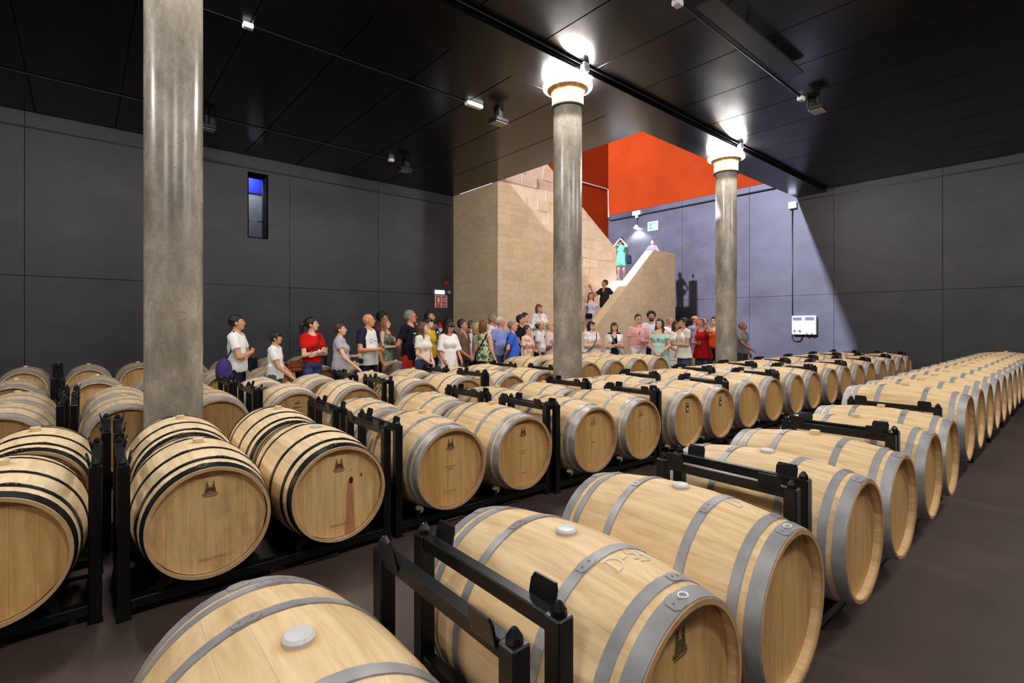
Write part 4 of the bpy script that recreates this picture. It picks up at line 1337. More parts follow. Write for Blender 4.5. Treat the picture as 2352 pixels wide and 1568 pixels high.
def make_person(label, px, t, top, face=0, head=None, pitch=0.0, sex='m', arms=('down', 'down'), hair='short', hc=(40, 32, 28), sk=(214, 160, 128),
                tops=(), bottoms=('long', (40, 42, 56)), zbase=0.0, glasses=None, beard=False, belly=0.0, height=None, lean=0.0, yoff=0.0):
    """px / top: where the head stands in the photo, t: depth along the view; the height follows (or is given)"""
    P = at(px, HY, t=t)
    ht = height or (H + (HY - top) / FPX * t - zbase)
    s = ht / 1.75
    u = Vector((-P.x, -P.y)).normalized()
    r_ = Vector((-u.y, u.x))
    d = u * math.cos(math.radians(face)) + r_ * math.sin(math.radians(face))
    root = thing('person', label, 'person', (P.x, P.y, zbase), math.atan2(d.y, d.x) + PI / 2)
    hyaw = math.radians((head if head is not None else face) - face)
    fem = sex == 'f'
    SW, CHX, HIPX = (.150, .140, .168) if fem else (.168, .158, .152)
    if sex == 'c': SW, CHX, HIPX = .155, .142, .138
    by = -.02 * belly * 6
    sm = skin(sk)
    # --- skeleton primitives: (kind, args) by region
    torso = [('e', ((0, .01, .96), (HIPX, .118, .13))), ('e', ((0, -.005 - belly * .5, 1.10), (.135 if fem else .148, .105 + belly, .15))),
             ('e', ((0, .005, 1.27), (CHX, .112, .17))), ('c', ((-SW * .8, .012, 1.415), (SW * .8, .012, 1.415), .062, .062)),
             ('c', ((0, .02, 1.40), (0, .015, 1.47), .085, .06))]
    if fem: torso += [('e', ((sx * .07, -.085, 1.275), (.062, .055, .062))) for sx in (-1, 1)]
    neck = [('c', ((0, .018, 1.42), (0, .008, 1.54), .056 if not fem else .049, .052 if not fem else .045))]
    arm_p, hands = [], []
    for side, key in ((1, arms[0]), (-1, arms[1])):       # [0] = the person's left arm
        e, w, nn, curl = ARM[key]
        sh = np.array((side * SW, .012, 1.41))
        e = np.array((side * (e[0] - .185 + SW), e[1], e[2])); w = np.array((side * w[0], w[1], w[2])); nn = (side * nn[0], nn[1], nn[2])
        k = .88 if fem else 1.0
        arm_p.append((sh, e, w, .051 * k, .042 * k, .030 * k))
        hands.append(hand_field(w, w - e, nn, curl, -side, .030 * k))
    legs = []
    for sx in (-1, 1):
        hp, kn, an = np.array((sx * .085, .01, .92)), np.array((sx * .095, -.012, .49)), np.array((sx * .10, .02, .09))
        legs.append((hp, kn, an, .088 if not fem else .092, .058, .040))
    def put_torso(f, g=0.0, k=.05):
        for kd, a in torso:
            if kd == 'e': f.ell(*a, k=k, grow=g)
            else: f.cap(*a, k=k, grow=g)
    # --- body
    f = Field((-.48, -.40, -.01), (.48, .28, 1.56), .0155)
    put_torso(f)
    for kd, a in neck: f.cap(*a, k=.03)
    for sh, e, w, r1, r2, r3 in arm_p:
        f.cap(sh, e, r1, r2, .03); f.cap(e, w, r2, r3, .012)
    for hp, kn, an, r1, r2, r3 in legs:
        f.cap(hp, kn, r1, r2, .03); f.cap(kn, an, r2, r3, .015)
        f.cap(an + np.array((0, .0, -.035)), an + np.array((0, -.13, -.06)), .040, .030, .03)
    parts = [(*f.mesh(), 0)] + [(*hm, 0) for hm in hands]
    # --- head, in its own frame, then turned
    hf = Field((-.115, -.155, 1.44), (.115, .15, 1.77), .0066)
    hf.cap((0, .018, 1.44), (0, .006, 1.56), .054 if not fem else .047, .052 if not fem else .045, .02)
    hf.ell((0, .016, 1.655), (.076, .098, .096), .02)
    hf.ell((0, -.03, 1.60), (.058, .062, .072), .03)
    hf.ell((0, -.055, 1.555), (.034, .036, .026), .025)
    hf.cap((0, -.092, 1.655), (0, -.106, 1.614), .008, .0115, .012)
    hf.cap((-.03, -.086, 1.668), (.03, -.086, 1.668), .010, .010, .012)
    hf.cap((-.018, -.088, 1.574), (.018, -.088, 1.574), .009, .009, .008)
    for sx in (-1, 1):
        hf.ell((sx * .078, .012, 1.625), (.010, .020, .032), .008)
        hf.ell((sx * .032, -.092, 1.646), (.016, .012, .009), 0, sub=True)
        hf.ell((sx * .032, -.074, 1.646), (.014, .013, .010), .004)
    hp_, hq = hf.mesh()
    cen = hp_[hq].mean(1)
    mi = np.zeros(len(hq), dtype=np.int32)
    front = cen[:, 1] < -.05
    ax_ = np.abs(cen[:, 0])
    mi[front & (ax_ < .026) & (np.abs(cen[:, 2] - 1.574) < .009)] = 1
    mi[front & (np.abs(ax_ - .032) < .012) & (np.abs(cen[:, 2] - 1.646) < .0048)] = 3
    mi[front & (np.abs(ax_ - .032) < .0075) & (np.abs(cen[:, 2] - 1.646) < .0062)] = 2
    mi[front & (np.abs(ax_ - .032) < .017) & (np.abs(cen[:, 2] - 1.671 + .15 * np.abs(ax_ - .034)) < .0042)] = 4
    if beard: mi[(cen[:, 2] < 1.60) & (cen[:, 1] < .0) & (cen[:, 2] > 1.525) & ~((ax_ < .026) & (np.abs(cen[:, 2] - 1.574) < .008))] = 4
    cy, sy = math.cos(hyaw), math.sin(hyaw)
    cp, sp = math.cos(pitch), math.sin(pitch)
    def turn(Pn):
        q = Pn - np.array((0, .012, 1.53))
        q = np.stack([q[:, 0], q[:, 1] * cp - q[:, 2] * sp, q[:, 1] * sp + q[:, 2] * cp], 1)
        q = np.stack([q[:, 0] * cy - q[:, 1] * sy, q[:, 0] * sy + q[:, 1] * cy, q[:, 2]], 1)
        return q + np.array((0, .012, 1.53))
    parts.append((turn(hp_), hq, mi))
    lips = skin(tuple(int(a * b) for a, b in zip(sk, (.82, .62, .62))))
    put('body', np_mesh('body', parts, [sm, lips, EYE_M, EYEW_M, hairmat(hc)], s), root)
    # --- hair
    if hair != 'none':
        g = Field((-.17, -.15, 1.05 if hair in ('long', 'pony', 'xlong') else 1.38), (.17, .24, 1.80), .0085)
        g.ell((0, .024, 1.664), (.085, .106, .106), .01)
        if hair in ('bob', 'long', 'xlong', 'half'):
            g.ell((0, .03, 1.62), (.098, .098, .11), .02)
        X, Y, Z = g.pts((slice(None),) * 3)
        line = 1.698 if hair not in ('fringe', 'bangs') else 1.672
        # open the face: everything in front of the ears and below the hair line
        cutf = np.maximum.reduce([Y - (-.012 if hair in ('short', 'crop', 'balding') else -.03) - .35 * np.maximum(0, Z - 1.64) * -1.0 + 0 * X, (Z - line) + 0 * X + 0 * Y])
        g.v = np.maximum(g.v, -cutf)
        if hair in ('short', 'crop', 'balding', 'fringe'):
            g.v = np.maximum(g.v, (1.555 + .55 * np.maximum(0, -(Y - .05))) - Z + 0 * X)
        if hair == 'balding':
            g.v = np.maximum(g.v, Z - 1.685 - .0 * X + 0 * Y)
        if hair == 'crop':
            g.v = g.v + .004
        if hair in ('bob', 'half'):
            g.cap((0, .06, 1.62), (0, .06, 1.50), .075, .07, .03)
            for sx in (-1, 1): g.cap((sx * .072, .01, 1.64), (sx * .075, .0, 1.52), .024, .022, .02)
            g.plane((0, 0, -1), -1.49)
        if hair in ('long', 'xlong'):
            zb = 1.34 if hair == 'long' else 1.16
            g.cap((0, .06, 1.62), (0, .10, zb), .08, .055, .03)
            for sx in (-1, 1): g.cap((sx * .072, .005, 1.65), (sx * .095, -.02, 1.42), .026, .024, .02)
            for sx in (-1, 1): g.cap((sx * .06, .06, 1.5), (sx * .08, .09, zb + .03), .045, .03, .03)
        if hair == 'pony':
            g.cap((0, .10, 1.69), (0, .17, 1.62), .03, .04, .02); g.cap((0, .17, 1.62), (0.02, .17, 1.28), .042, .022, .02)
        if hair == 'bun':
            g.ell((0, .125, 1.68), (.045, .045, .045), .02)
        if hair == 'curly':
            g.ell((0, .03, 1.68), (.11, .115, .105), .02)
            g.v = np.maximum(g.v, -cutf)
            g.wrinkle(.008, 90)
        if hair in ('fringe', 'bangs', 'half', 'bob'):
            g.cap((-.045, -.086, 1.705), (.03, -.092, 1.70), .02, .02, .015)
        if hair in ('bangs',):
            g.cap((0, .06, 1.62), (0, .09, 1.42), .08, .06, .03)
            for sx in (-1, 1): g.cap((sx * .07, -.01, 1.65), (sx * .085, -.03, 1.44), .03, .02, .02)
        g.wrinkle(.0035, 75, px)
        hv, hq2 = g.mesh()
        put('hair', np_mesh('hair', [(turn(hv), hq2, 0)], [hairmat(hc)], s), root)
    if glasses:
        mb = MB()
        for sx in (-1, 1):
            ring = [(sx * .034 + .022 * math.cos(a), -.106 + .006 * abs(math.cos(a)), 1.646 + .017 * math.sin(a)) for a in [2 * PI * k / 12 for k in range(13)]]
            mb.tube(ring, .0026, 5, False)
            mb.tube([(sx * .056, -.10, 1.65), (sx * .078, -.03, 1.652), (sx * .078, .02, 1.645)], .0026, 5)
        mb.tube([(-.012, -.112, 1.65), (.012, -.112, 1.65)], .0026, 5)
        if glasses == 'sun':
            for sx in (-1, 1): mb.ball((sx * .034, -.103, 1.646), (.021, .004, .016), 10, 6)
        tv = turn(np.array(mb.v)) * s
        mb.v = [tuple(q) for q in tv]
        mb.build('glasses', M['fixture'], root)
    # --- clothes
    zt = None
    bk, bc = bottoms[0], bottoms[1]
    bp = bottoms[2] if len(bottoms) > 2 else None
    if bk != 'none':
        f = Field((-.34, -.26, -.01), (.34, .26, 1.08), .0145)
        if bk in ('long', 'shorts', 'capri'):
            f.ell((0, .01, .96), (HIPX, .118, .12), .04, .016)
            for hp, kn, an, r1, r2, r3 in legs:
                f.cap(hp, kn, r1 + .012, r2 + .02, .03); f.cap(kn, an, r2 + .02, r3 + .022, .02)
            f.plane((0, 0, -1), -{'long': .05, 'shorts': .56, 'capri': .34}[bk])
            f.plane((0, 0, 1), 1.035)
            f.wrinkle(.004, 30, px)
        else:
            z0 = {'skirt': .55, 'longskirt': .15}[bk]
            f.frustum(z0, 1.03, .25, .15, .78, .01, .03, .10)
        vv, qq = f.mesh()
        put('trousers' if bk in ('long', 'capri') else bk if bk != 'longskirt' else 'skirt', np_mesh('bottoms', [(vv, qq, 0)], [cloth(bc, bp)], s), root)
        sh = MB()
        for hp, kn, an, r1, r2, r3 in legs:
            sh.ball((an[0] * s, (an[1] - .06) * s, .045 * s), (.045 * s, .13 * s, .045 * s), 10, 6)
        if zbase < 9: sh.build('shoes', cloth((60, 54, 50)), root, 60)
    for tp in tops:
        kind, col = tp[0], tp[1]
        pat = tp[2] if len(tp) > 2 else None
        opt = tp[3] if len(tp) > 3 else {}
        g = opt.get('grow', .016)
        hem = opt.get('hem', .88)
        f = Field((-.50, -.42, min(hem, .60) - .03 if kind != 'dress' else opt.get('hem', .5) - .03), (.50, .30, 1.54), .0135)
        put_torso(f, g)
        slv = opt.get('sleeve', {'tee': .62, 'polo': .66, 'shirt': 2.0, 'tank': 0, 'dress': 0, 'off': .55, 'cardigan': 2.0, 'blouse': 1.0, 'three': 1.5}.get(kind, .6))
        if hem < .9 and kind != 'dress': f.frustum(hem, 1.12, max(HIPX + .028, opt.get('flare', 0)), (.135 if fem else .15) + g, .76, .0, .05, opt.get('wave', .03))
        if kind == 'dress': f.frustum(hem, 1.10, opt.get('flare', .26), .15, .8, .0, .05, .08)
        for sh, e, w, r1, r2, r3 in arm_p:
            if slv > 0:
                f.cap(sh, e, r1 + g, r2 + g + (.012 if kind != 'blouse' else .035), .03, 0, min(1.0, slv) if slv <= 1 else None)
            if slv > 1:
                f.cap(e, w, r2 + g + .006, r3 + g + .004, .012, 0, min(.96, slv - 1))
        if opt.get('drape'):
            for sx in (-1, 1): f.cap((sx * (SW + .01), .02, 1.40), (sx * (SW + .075), .015, hem), .062, .058, .05); f.cap((sx * (SW + .01), .04, 1.38), (sx * (SW + .05), -.06, hem + .1), .05, .04, .05)
        f.plane((0, 0, -1), -hem)
        neck_ = opt.get('neck', 'round')
        if kind == 'off': f.plane((0, 0, 1), 1.385)
        elif neck_ == 'tank':
            f.ell((0, -.03, 1.50), (.105, .13, .13), 0, sub=True)
            for sx in (-1, 1): f.ell((sx * (SW + .05), .0, 1.40), (.075, .2, .12), 0, sub=True)
        elif neck_ == 'v':
            f.ell((0, -.10, 1.47), (.05, .09, .13), 0, sub=True); f.ell((0, .0, 1.51), (.075, .09, .06), 0, sub=True)
        elif neck_ == 'wide': f.ell((0, -.04, 1.50), (.12, .14, .10), 0, sub=True)
        else: f.ell((0, -.035, 1.50), (.082, .10, .062), 0, sub=True)
        if kind == 'cardigan':
            X, Y, Z = f.pts((slice(None),) * 3)
            wdt = .05 + .05 * np.clip((1.42 - Z) / .5, 0, 1)
            f.v = np.maximum(f.v, -np.maximum(np.maximum(np.abs(X) - wdt, Y - .0) + 0 * Z, Z * 0 - 1))
            f.plane((0, 0, 1), 1.45)
        f.wrinkle(.0045, 24, px * .37)
        vv, qq = f.mesh()
        mats = [cloth(col, pat)]
        mi = 0
        if opt.get('raglan'):
            mats.append(cloth(opt['raglan']))
            cc = vv[qq].mean(1)
            mi = ((np.abs(cc[:, 0]) > .135 - .35 * np.clip(cc[:, 2] - 1.33, 0, .2)) & (cc[:, 2] > 1.08) & (np.abs(cc[:, 0]) > .06)).astype(np.int32)
        if opt.get('motif'):
            mats.append(cloth((96, 116, 170))); mats.append(cloth((196, 200, 210)))
            cc = vv[qq].mean(1)
            x_, z_ = cc[:, 0] - .0, cc[:, 2]
            rr_ = np.sqrt((x_ / .062) ** 2 + ((z_ - 1.185) / .105) ** 2)
            fr = cc[:, 1] < -.05
            mi = np.where(fr & (np.abs(rr_ - 1) < .13), 1, 0)
            mi = np.where(fr & (np.abs(z_ - 1.335) < .012) & (np.abs(x_) < .06), 2, mi)
            mi = np.where(fr & (np.abs(z_ - 1.03) < .008) & (np.abs(x_) < .09) & (np.sin(x_ * 160) > -.3), 2, mi).astype(np.int32)
        nm = {'tee': 't_shirt', 'polo': 'polo_shirt', 'tank': 'tank_top', 'off': 'off_shoulder_top', 'three': 'blouse'}.get(kind, kind)
        o = put(nm, np_mesh(nm, [(vv, qq, mi)], mats, s), root)
        if kind == 'off':
            ff = Field((-.36, -.26, 1.22), (.36, .26, 1.42), .012)
            ff.frustum(1.28, 1.385, SW + .095, SW + .062, .66, 0, 0, .06)
            v2, q2 = ff.mesh()
            put('ruffle', np_mesh('ruffle', [(v2, q2, 0)], mats, s), o)
        if opt.get('print'):
            for txt, size, x, z, m_ in opt['print']:
                put('printed_lettering', text_mesh(txt, size * s, m_), o, (x * s, -(.148 + opt.get('pd', 0)) * s, z * s), (PI / 2, 0, 0))
        if kind == 'polo':
            c = MB()
            ringp = [(.072 * math.cos(a), .012 + .07 * math.sin(a), 1.475 - .018 * math.sin(-a)) for a in [2 * PI * k / 14 - 1.2 for k in range(13)]]
            c.tube([tuple(q * s for q in p_) for p_ in ringp], .014 * s, 6)
            c.build('collar', cloth(col, None), o, 60)
    return root, s

def wrist_point(root, s, side, key, along=.08):
    e, w, nn, c = ARM[key]
    e, w = Vector((side * e[0], e[1], e[2])), Vector((side * w[0], w[1], w[2]))
    p = w + (w - e).normalized() * along
    return root.matrix_basis @ (p * s)
W_, K_ = (238, 236, 232), (26, 26, 30)
TAN, PALE, RED_ = (206, 150, 116), (226, 178, 150), (196, 126, 98)
DK, BR, LB, GR, BL_ = (30, 24, 22), (70, 46, 32), (140, 104, 66), (128, 124, 122), (196, 164, 116)
JEANS = ('long', (58, 66, 96), 'denim')
DARK = ('long', (34, 36, 50))
blue_ink = plain('blue_print', srgb(90, 110, 170), .8)
pale_ink = plain('pale_print', srgb(120, 140, 190), .8)
PP = {}
def P(key, *a, **k): PP[key] = make_person(*a, **k)

P('p1', 'man in plain white t-shirt with arms crossed and purple bag behind the barrels', 545, 7.2, 724, 72, 88, arms=('cross_b', 'cross_a'), hc=DK, sk=TAN, tops=[('tee', W_)], bottoms=DARK)
P('p2', 'dark-haired boy in white t-shirt resting his hand on a barrel', 633, 7.42, 763, 70, 88, sex='c', arms=('down_fwd', 'rest'), hair='fringe', hc=DK, sk=TAN, tops=[('tee', W_)], bottoms=('shorts', (70, 90, 90)))
P('p3', 'woman in bright red t-shirt and denim shorts with dark ponytail and crossed arms', 716, 7.94, 730, 35, 80, sex='f', arms=('cross_b', 'cross_a'), hair='pony', hc=DK, sk=PALE, tops=[('tee', (206, 16, 20), None, {'hem': .97})], bottoms=('shorts', (62, 74, 110), 'denim'))
P('p4', 'older woman in light grey t-shirt with short brown hair holding a wine glass', 782, 8.15, 743, 75, 88, sex='f', arms=('hold', 'rest'), hair='short', hc=BR, sk=PALE, tops=[('tee', (176, 174, 180), None, {'sleeve': .45})], bottoms=('long', (34, 32, 60)), belly=.03)
P('p5', 'bald man in white and navy raglan t-shirt with block letters', 847, 8.6, 721, 42, 75, arms=('down', 'hold_in'), hair='none', hc=(90, 70, 56), sk=(212, 150, 108), tops=[('tee', W_, None, {'raglan': (34, 32, 54), 'hem': .84, 'pd': .015, 'print': [('C', .12, -.095, 1.27, blue_ink), ('ONVERSE', .035, .0, 1.275, blue_ink)]})], bottoms=DARK, belly=.03)
P('p6', 'dark-haired man in maroon t-shirt standing behind the woman in patterned dress', 879, 11.0, 718, 45, 70, arms=('hip', 'down'), hair='curly', hc=DK, sk=TAN, tops=[('tee', (122, 34, 46))], bottoms=DARK)
P('p7', 'woman with long light brown hair in green and yellow patterned strap dress', 886, 10.55, 732, 60, 75, sex='f', arms=('chest', 'hold_in'), hair='long', hc=(150, 106, 62), sk=PALE, tops=[('dress', (110, 130, 110), 'mosaic', {'neck': 'tank', 'hem': .42})], bottoms=('none', W_))
P('p8', 'tall grey-haired man in black printed t-shirt and red trousers', 943, 9.15, 713, 55, 84, arms=('down', 'back'), hair='short', hc=GR, sk=(206, 140, 110), glasses='sun', tops=[('tee', (20, 20, 30), None, {'hem': .86, 'motif': 1})], bottoms=('long', (196, 52, 34)))
P('p9', 'woman with very long brown hair in cream t-shirt and jeans', 972, 8.85, 740, 55, 80, sex='f', arms=('clasp', 'clasp'), hair='xlong', hc=(92, 66, 46), sk=PALE, tops=[('tee', (230, 224, 208), None, {'hem': .93})], bottoms=JEANS)
P('p10', 'man with receding dark hair in taupe shirt standing below the fire sign', 989, 11.0, 716, 50, 75, pitch=-.15, hair='crop', hc=DK, sk=TAN, arms=('neckhold', 'hold'), tops=[('tee', (112, 100, 96))], bottoms=DARK)
P('p11', 'dark-haired visitor in yellow top behind the very long-haired woman', 984, 10.1, 730, 45, 70, sex='f', hair='fringe', hc=DK, sk=PALE, tops=[('tee', (206, 170, 40))], bottoms=JEANS)
P('p12', 'visitor in loose cream shirt mostly hidden behind the tall grey-haired man', 955, 10.9, 737, 60, 70, hair='short', hc=BR, sk=TAN, arms=('down', 'down'), tops=[('shirt', (224, 214, 200))], bottoms=DARK)
P('p13', 'woman looking down in white lace blouse with bell sleeves and dark fringe', 1030, 9.4, 738, 25, 40, pitch=.38, sex='f', arms=('down_fwd', 'down_fwd'), hair='bangs', hc=(44, 34, 32), sk=(204, 138, 110), tops=[('blouse', (240, 236, 232), None, {'hem': .72, 'flare': .25, 'wave': .05})], bottoms=DARK)
P('p14', 'visitor with dark curly hair behind the white lace blouse', 1031, 10.7, 733, 30, 40, sex='f', hair='curly', hc=(24, 20, 20), sk=TAN, tops=[('tee', (50, 44, 60))], bottoms=DARK)
P('p15', 'man in taupe v-neck t-shirt with his hands joined', 1063, 9.85, 734, 60, 78, arms=('clasp', 'clasp'), hc=(40, 36, 36), sk=(206, 148, 120), tops=[('tee', (118, 92, 80), None, {'neck': 'v'})], bottoms=('long', (96, 84, 72)))
P('p16', 'visitor in open white jacket over a dark top behind the man in taupe', 1084, 11.2, 737, 40, 75, hair='short', hc=(70, 64, 60), sk=TAN, tops=[('tee', (36, 32, 50)), ('cardigan', (234, 230, 226), None, {'grow': .026})], bottoms=DARK)
P('p17', 'blonde woman in pale sleeveless top beside the green floral top', 1097, 10.4, 742, 110, 120, sex='f', hair='bob', hc=(168, 140, 100), sk=PALE, tops=[('tank', (222, 216, 206), None, {'neck': 'tank'})], bottoms=('long', (30, 32, 56)))
P('p18', 'woman with brown bob seen from behind in green floral tank top', 1113, 9.82, 736, 140, 105, sex='f', arms=('down', 'down'), hair='bob', hc=(110, 74, 44), sk=PALE, tops=[('tank', (222, 214, 184), 'floral', {'neck': 'tank', 'hem': .86})], bottoms=('skirt', K_))
P('p19', 'grey-haired man with glasses in white shirt against the stone wall', 1132, 11.9, 722, 60, 75, hc=(140, 136, 132), sk=RED_, glasses='clear', hair='short', tops=[('polo', (232, 230, 230))], bottoms=DARK)
P('p20', 'older white-haired man in lilac blue polo shirt', 1149, 10.7, 728, 45, 72, hc=(196, 190, 182), sk=(212, 142, 120), hair='crop', arms=('down', 'down'), tops=[('polo', (142, 152, 212))], bottoms=('long', (92, 96, 120)), belly=.04)
P('p21', 'man with shaved head in royal blue polo holding his hands behind his back', 1178, 10.2, 738, 85, 90, hc=(128, 112, 100), sk=(216, 150, 128), hair='crop', glasses='clear', arms=('back', 'back'), tops=[('polo', (58, 100, 206))], bottoms=('long', (120, 122, 132)), belly=.025)
P('p22', 'dark-haired man in black t-shirt beside the royal blue polo', 1197, 11.6, 724, 65, 80, hc=(36, 30, 28), sk=(206, 150, 118), arms=('hold', 'hold'), tops=[('tee', (22, 22, 28))], bottoms=DARK, beard=False)
P('p23', 'woman with short dark red hair in white top behind the man in black', 1207, 12.1, 719, 45, 70, sex='f', hair='short', hc=(66, 34, 30), sk=PALE, tops=[('shirt', (238, 234, 232))], bottoms=DARK)
P('p24', 'short woman with dark cropped hair, glasses and an orange patterned top', 1212, 10.5, 747, 55, 78, sex='f', hair='short', hc=(52, 44, 40), sk=PALE, glasses='clear', arms=('hold_in', 'down'), tops=[('tee', (226, 206, 190), 'spot')], bottoms=DARK)
P('p25', 'woman in white shirt with crossed arms standing on the steps by the stone', 1238, 13.3, 699, 15, 30, sex='f', arms=('cross_b', 'cross_a'), hair='half', hc=(104, 64, 40), sk=PALE, tops=[('shirt', (240, 236, 234), None, {'neck': 'v'})], bottoms=DARK, zbase=ZP0)
P('p26', 'balding moustached man in white polo shirt and dark jeans', 1240, 11.3, 738, 82, 86, hair='balding', hc=(62, 60, 62), sk=(200, 138, 110), arms=('hold', 'down'), tops=[('polo', (236, 232, 234), None, {'hem': .98})], bottoms=('long', (44, 48, 66), 'denim'), belly=.02)
P('p27', 'short-haired blonde woman in pale pink top beside the lamp column', 1264, 12.0, 741, 60, 75, sex='f', hair='fringe', hc=BL_, sk=PALE, arms=('hold', 'hold'), tops=[('three', (232, 198, 190))], bottoms=('long', (230, 200, 192)))
sz = lambda X: ZP0 + (math.floor((X - XF0) / run) + 1) * rise
P('p28', 'long-haired woman in lilac off-shoulder top on the stairs with a black bag', 1357, 15.0, 672, 10, 15, sex='f', arms=('out', 'down'), hair='long', hc=(92, 62, 42), sk=PALE, tops=[('off', (206, 202, 222), None, {'hem': .86})], bottoms=('longskirt', (190, 186, 200)), zbase=.355 + 3 * rise)
P('p29', 'man in black polo raising his hand on the stairs', 1389, 15.2, 643, -35, -70, arms=('hip', 'wave'), hc=(34, 28, 26), sk=(196, 136, 104), tops=[('polo', (38, 34, 36), None, {'neck': 'v'})], bottoms=DARK, zbase=.355 + 5 * rise)
P('p30', 'dark-haired woman with glasses and folded arms in white shawl', 1358, 11.6, 738, 25, 45, sex='f', arms=('cross_b', 'cross_a'), hair='half', hc=(46, 36, 32), sk=PALE, glasses='clear', tops=[('tee', (226, 220, 216), None, {'hem': .8, 'sleeve': .5}), ('cardigan', (238, 234, 232), None, {'grow': .022, 'sleeve': 0, 'hem': .78, 'drape': 1})], bottoms=('long', (210, 206, 204)))
P('p31', 'woman in black v-neck top with a white cardigan over her shoulders', 1411, 11.7, 741, 5, 12, sex='f', arms=('cross_b', 'cross_a'), hair='half', hc=(58, 38, 32), sk=PALE, tops=[('tank', (22, 20, 24), None, {'neck': 'v', 'hem': .88}), ('cardigan', (240, 238, 238), None, {'grow': .022, 'sleeve': 0, 'hem': .78, 'drape': 1})], bottoms=('long', (24, 22, 26)))
P('p32', 'man in pink striped polo shirt and white shorts', 1466, 11.6, 722, 12, 15, arms=('hold_in', 'down'), hc=(30, 26, 26), sk=(214, 160, 134), tops=[('polo', (214, 96, 96), 'stripe', {'hem': .95})], bottoms=('shorts', (236, 232, 228)))
P('p33', 'bearded dark-haired man in pale shirt behind the striped polo', 1496, 12.5, 716, 5, 10, hc=(44, 32, 26), sk=TAN, beard=True, hair='curly', tops=[('shirt', (214, 218, 232))], bottoms=('long', (48, 38, 70)))
P('p34', 'woman in mint green off-shoulder dress with long dark hair', 1515, 11.0, 732, -8, -20, sex='f', arms=('clasp', 'clasp'), hair='long', hc=(44, 32, 28), sk=PALE, tops=[('off', (188, 222, 208), None, {'hem': .62, 'flare': .24, 'wave': .05})], bottoms=('skirt', (188, 222, 208)))
P('p35', 'grey-haired man in white shirt behind the mint green dress', 1540, 12.9, 728, 20, 40, hc=(150, 132, 118), sk=(210, 150, 126), hair='short', tops=[('shirt', (238, 236, 234), None, {'sleeve': .7})], bottoms=('long', (30, 28, 48)))
P('p36', 'woman in cream leaf-print top and denim shorts turned to her neighbour', 1570, 11.2, 730, -55, -80, sex='f', arms=('hold_in', 'hold'), hair='bun', hc=(30, 24, 22), sk=(206, 150, 122), tops=[('tee', (226, 216, 200), 'leaf', {'hem': .80, 'flare': .25, 'sleeve': .5})], bottoms=('shorts', (86, 98, 118), 'denim'))
P('p37', 'dark-haired woman in white dress facing the cream leaf-print top', 1553, 12.2, 738, 25, 40, sex='f', arms=('clasp', 'clasp'), hair='long', hc=(36, 26, 26), sk=RED_, tops=[('tee', (234, 226, 216), None, {'hem': .7, 'flare': .23})], bottoms=('skirt', (234, 226, 216)))
P('p38', 'balding man in lilac checked shirt behind the red sleeveless top', 1597, 12.8, 725, 45, 70, hair='balding', hc=(70, 60, 56), sk=(218, 138, 120), tops=[('shirt', (150, 140, 178), None, {'sleeve': .7})], bottoms=('long', (196, 170, 128)))
P('p39', 'woman in red sleeveless top touching her hair', 1613, 11.9, 730, -25, -55, sex='f', arms=('head', 'hold_in'), hair='bun', hc=(150, 120, 94), sk=(206, 150, 118), tops=[('tank', (176, 18, 26), None, {'neck': 'tank', 'hem': .74, 'flare': .26, 'wave': .06})], bottoms=('long', (84, 92, 124), 'denim'))
P('p40', 'dark-haired woman in orange top half hidden by the lamp column', 1640, 12.7, 728, -5, -15, sex='f', arms=('down', 'down'), hair='bun', hc=(34, 26, 24), sk=PALE, tops=[('tank', (232, 84, 22), None, {'neck': 'tank', 'hem': .95})], bottoms=('long', (56, 48, 50)))
P('p41', 'reddish-faced visitor in grey shirt reaching out past the lamp column', 1706, 12.3, 740, 60, 75, arms=('down', 'reach'), hair='crop', hc=(120, 110, 104), sk=(178, 104, 84), tops=[('tee', (128, 132, 136))], bottoms=('long', (70, 66, 70)))
P('p42', 'woman in green floral dress taking a photograph on the stair landing', 1427, 17.9, 545, -10, -20, sex='f', arms=('camera', 'camera'), hair='long', hc=(40, 28, 26), sk=PALE, tops=[('dress', (52, 150, 96), 'speckle', {'hem': .62, 'flare': .22, 'sleeve': .7})], bottoms=('none', W_), zbase=ZL)
P('p43', 'woman in lilac top leaning on the parapet with a camera', 1499, 16.9, 548, -5, -10, pitch=.1, sex='f', arms=('lean', 'lean'), hair='bun', hc=(92, 56, 42), sk=PALE, tops=[('tee', (122, 112, 150))], bottoms=DARK, zbase=ZL, height=1.36)

# ---- things the visitors carry or have set down (they are held, so each is a thing of its own)
def local(key, p):
    root, s = PP[key]
    return root.matrix_basis @ (Vector(p) * s)
def follow(o, key, p):
    root, s = PP[key]
    o.location = local(key, p)
    o.rotation_euler = root.rotation_euler
    return o
gl_m = NT('wine_glass').out((1, 1, 1), 0.0, 0, .5, Transmission_Weight=1.0, IOR=1.18)
GLASS = dict(bowl=MB().lathe([(.004, .085), (.022, .092), (.038, .120), (.042, .150), (.034, .195), (.0325, .195), (.040, .150), (.036, .122), (.020, .095), (.002, .088)], 20).mesh('bowl', gl_m, 60),
             stem=MB().lathe([(.004, .004), (.0035, .02), (.0035, .07), (.006, .087), (.001, .089)], 10).mesh('stem', gl_m, 60),
             foot=MB().lathe([(.001, 0), (.035, 0), (.035, .002), (.006, .006), (.001, .006)], 20).mesh('foot', gl_m, 60))
wine = plain('red_wine', (0.12, 0.008, 0.012), .1)
WINE = MB().lathe([(.001, .091), (.019, .094), (.033, .118), (.034, .124), (.001, .124)], 16).mesh('wine', wine, 60)
def wine_glass(loc, label, filled=False):
    t = thing('wine_glass', label, 'glass', loc)
    for k in GLASS: put(k, GLASS[k], t)
    if filled: put('wine', WINE, t)
    return t
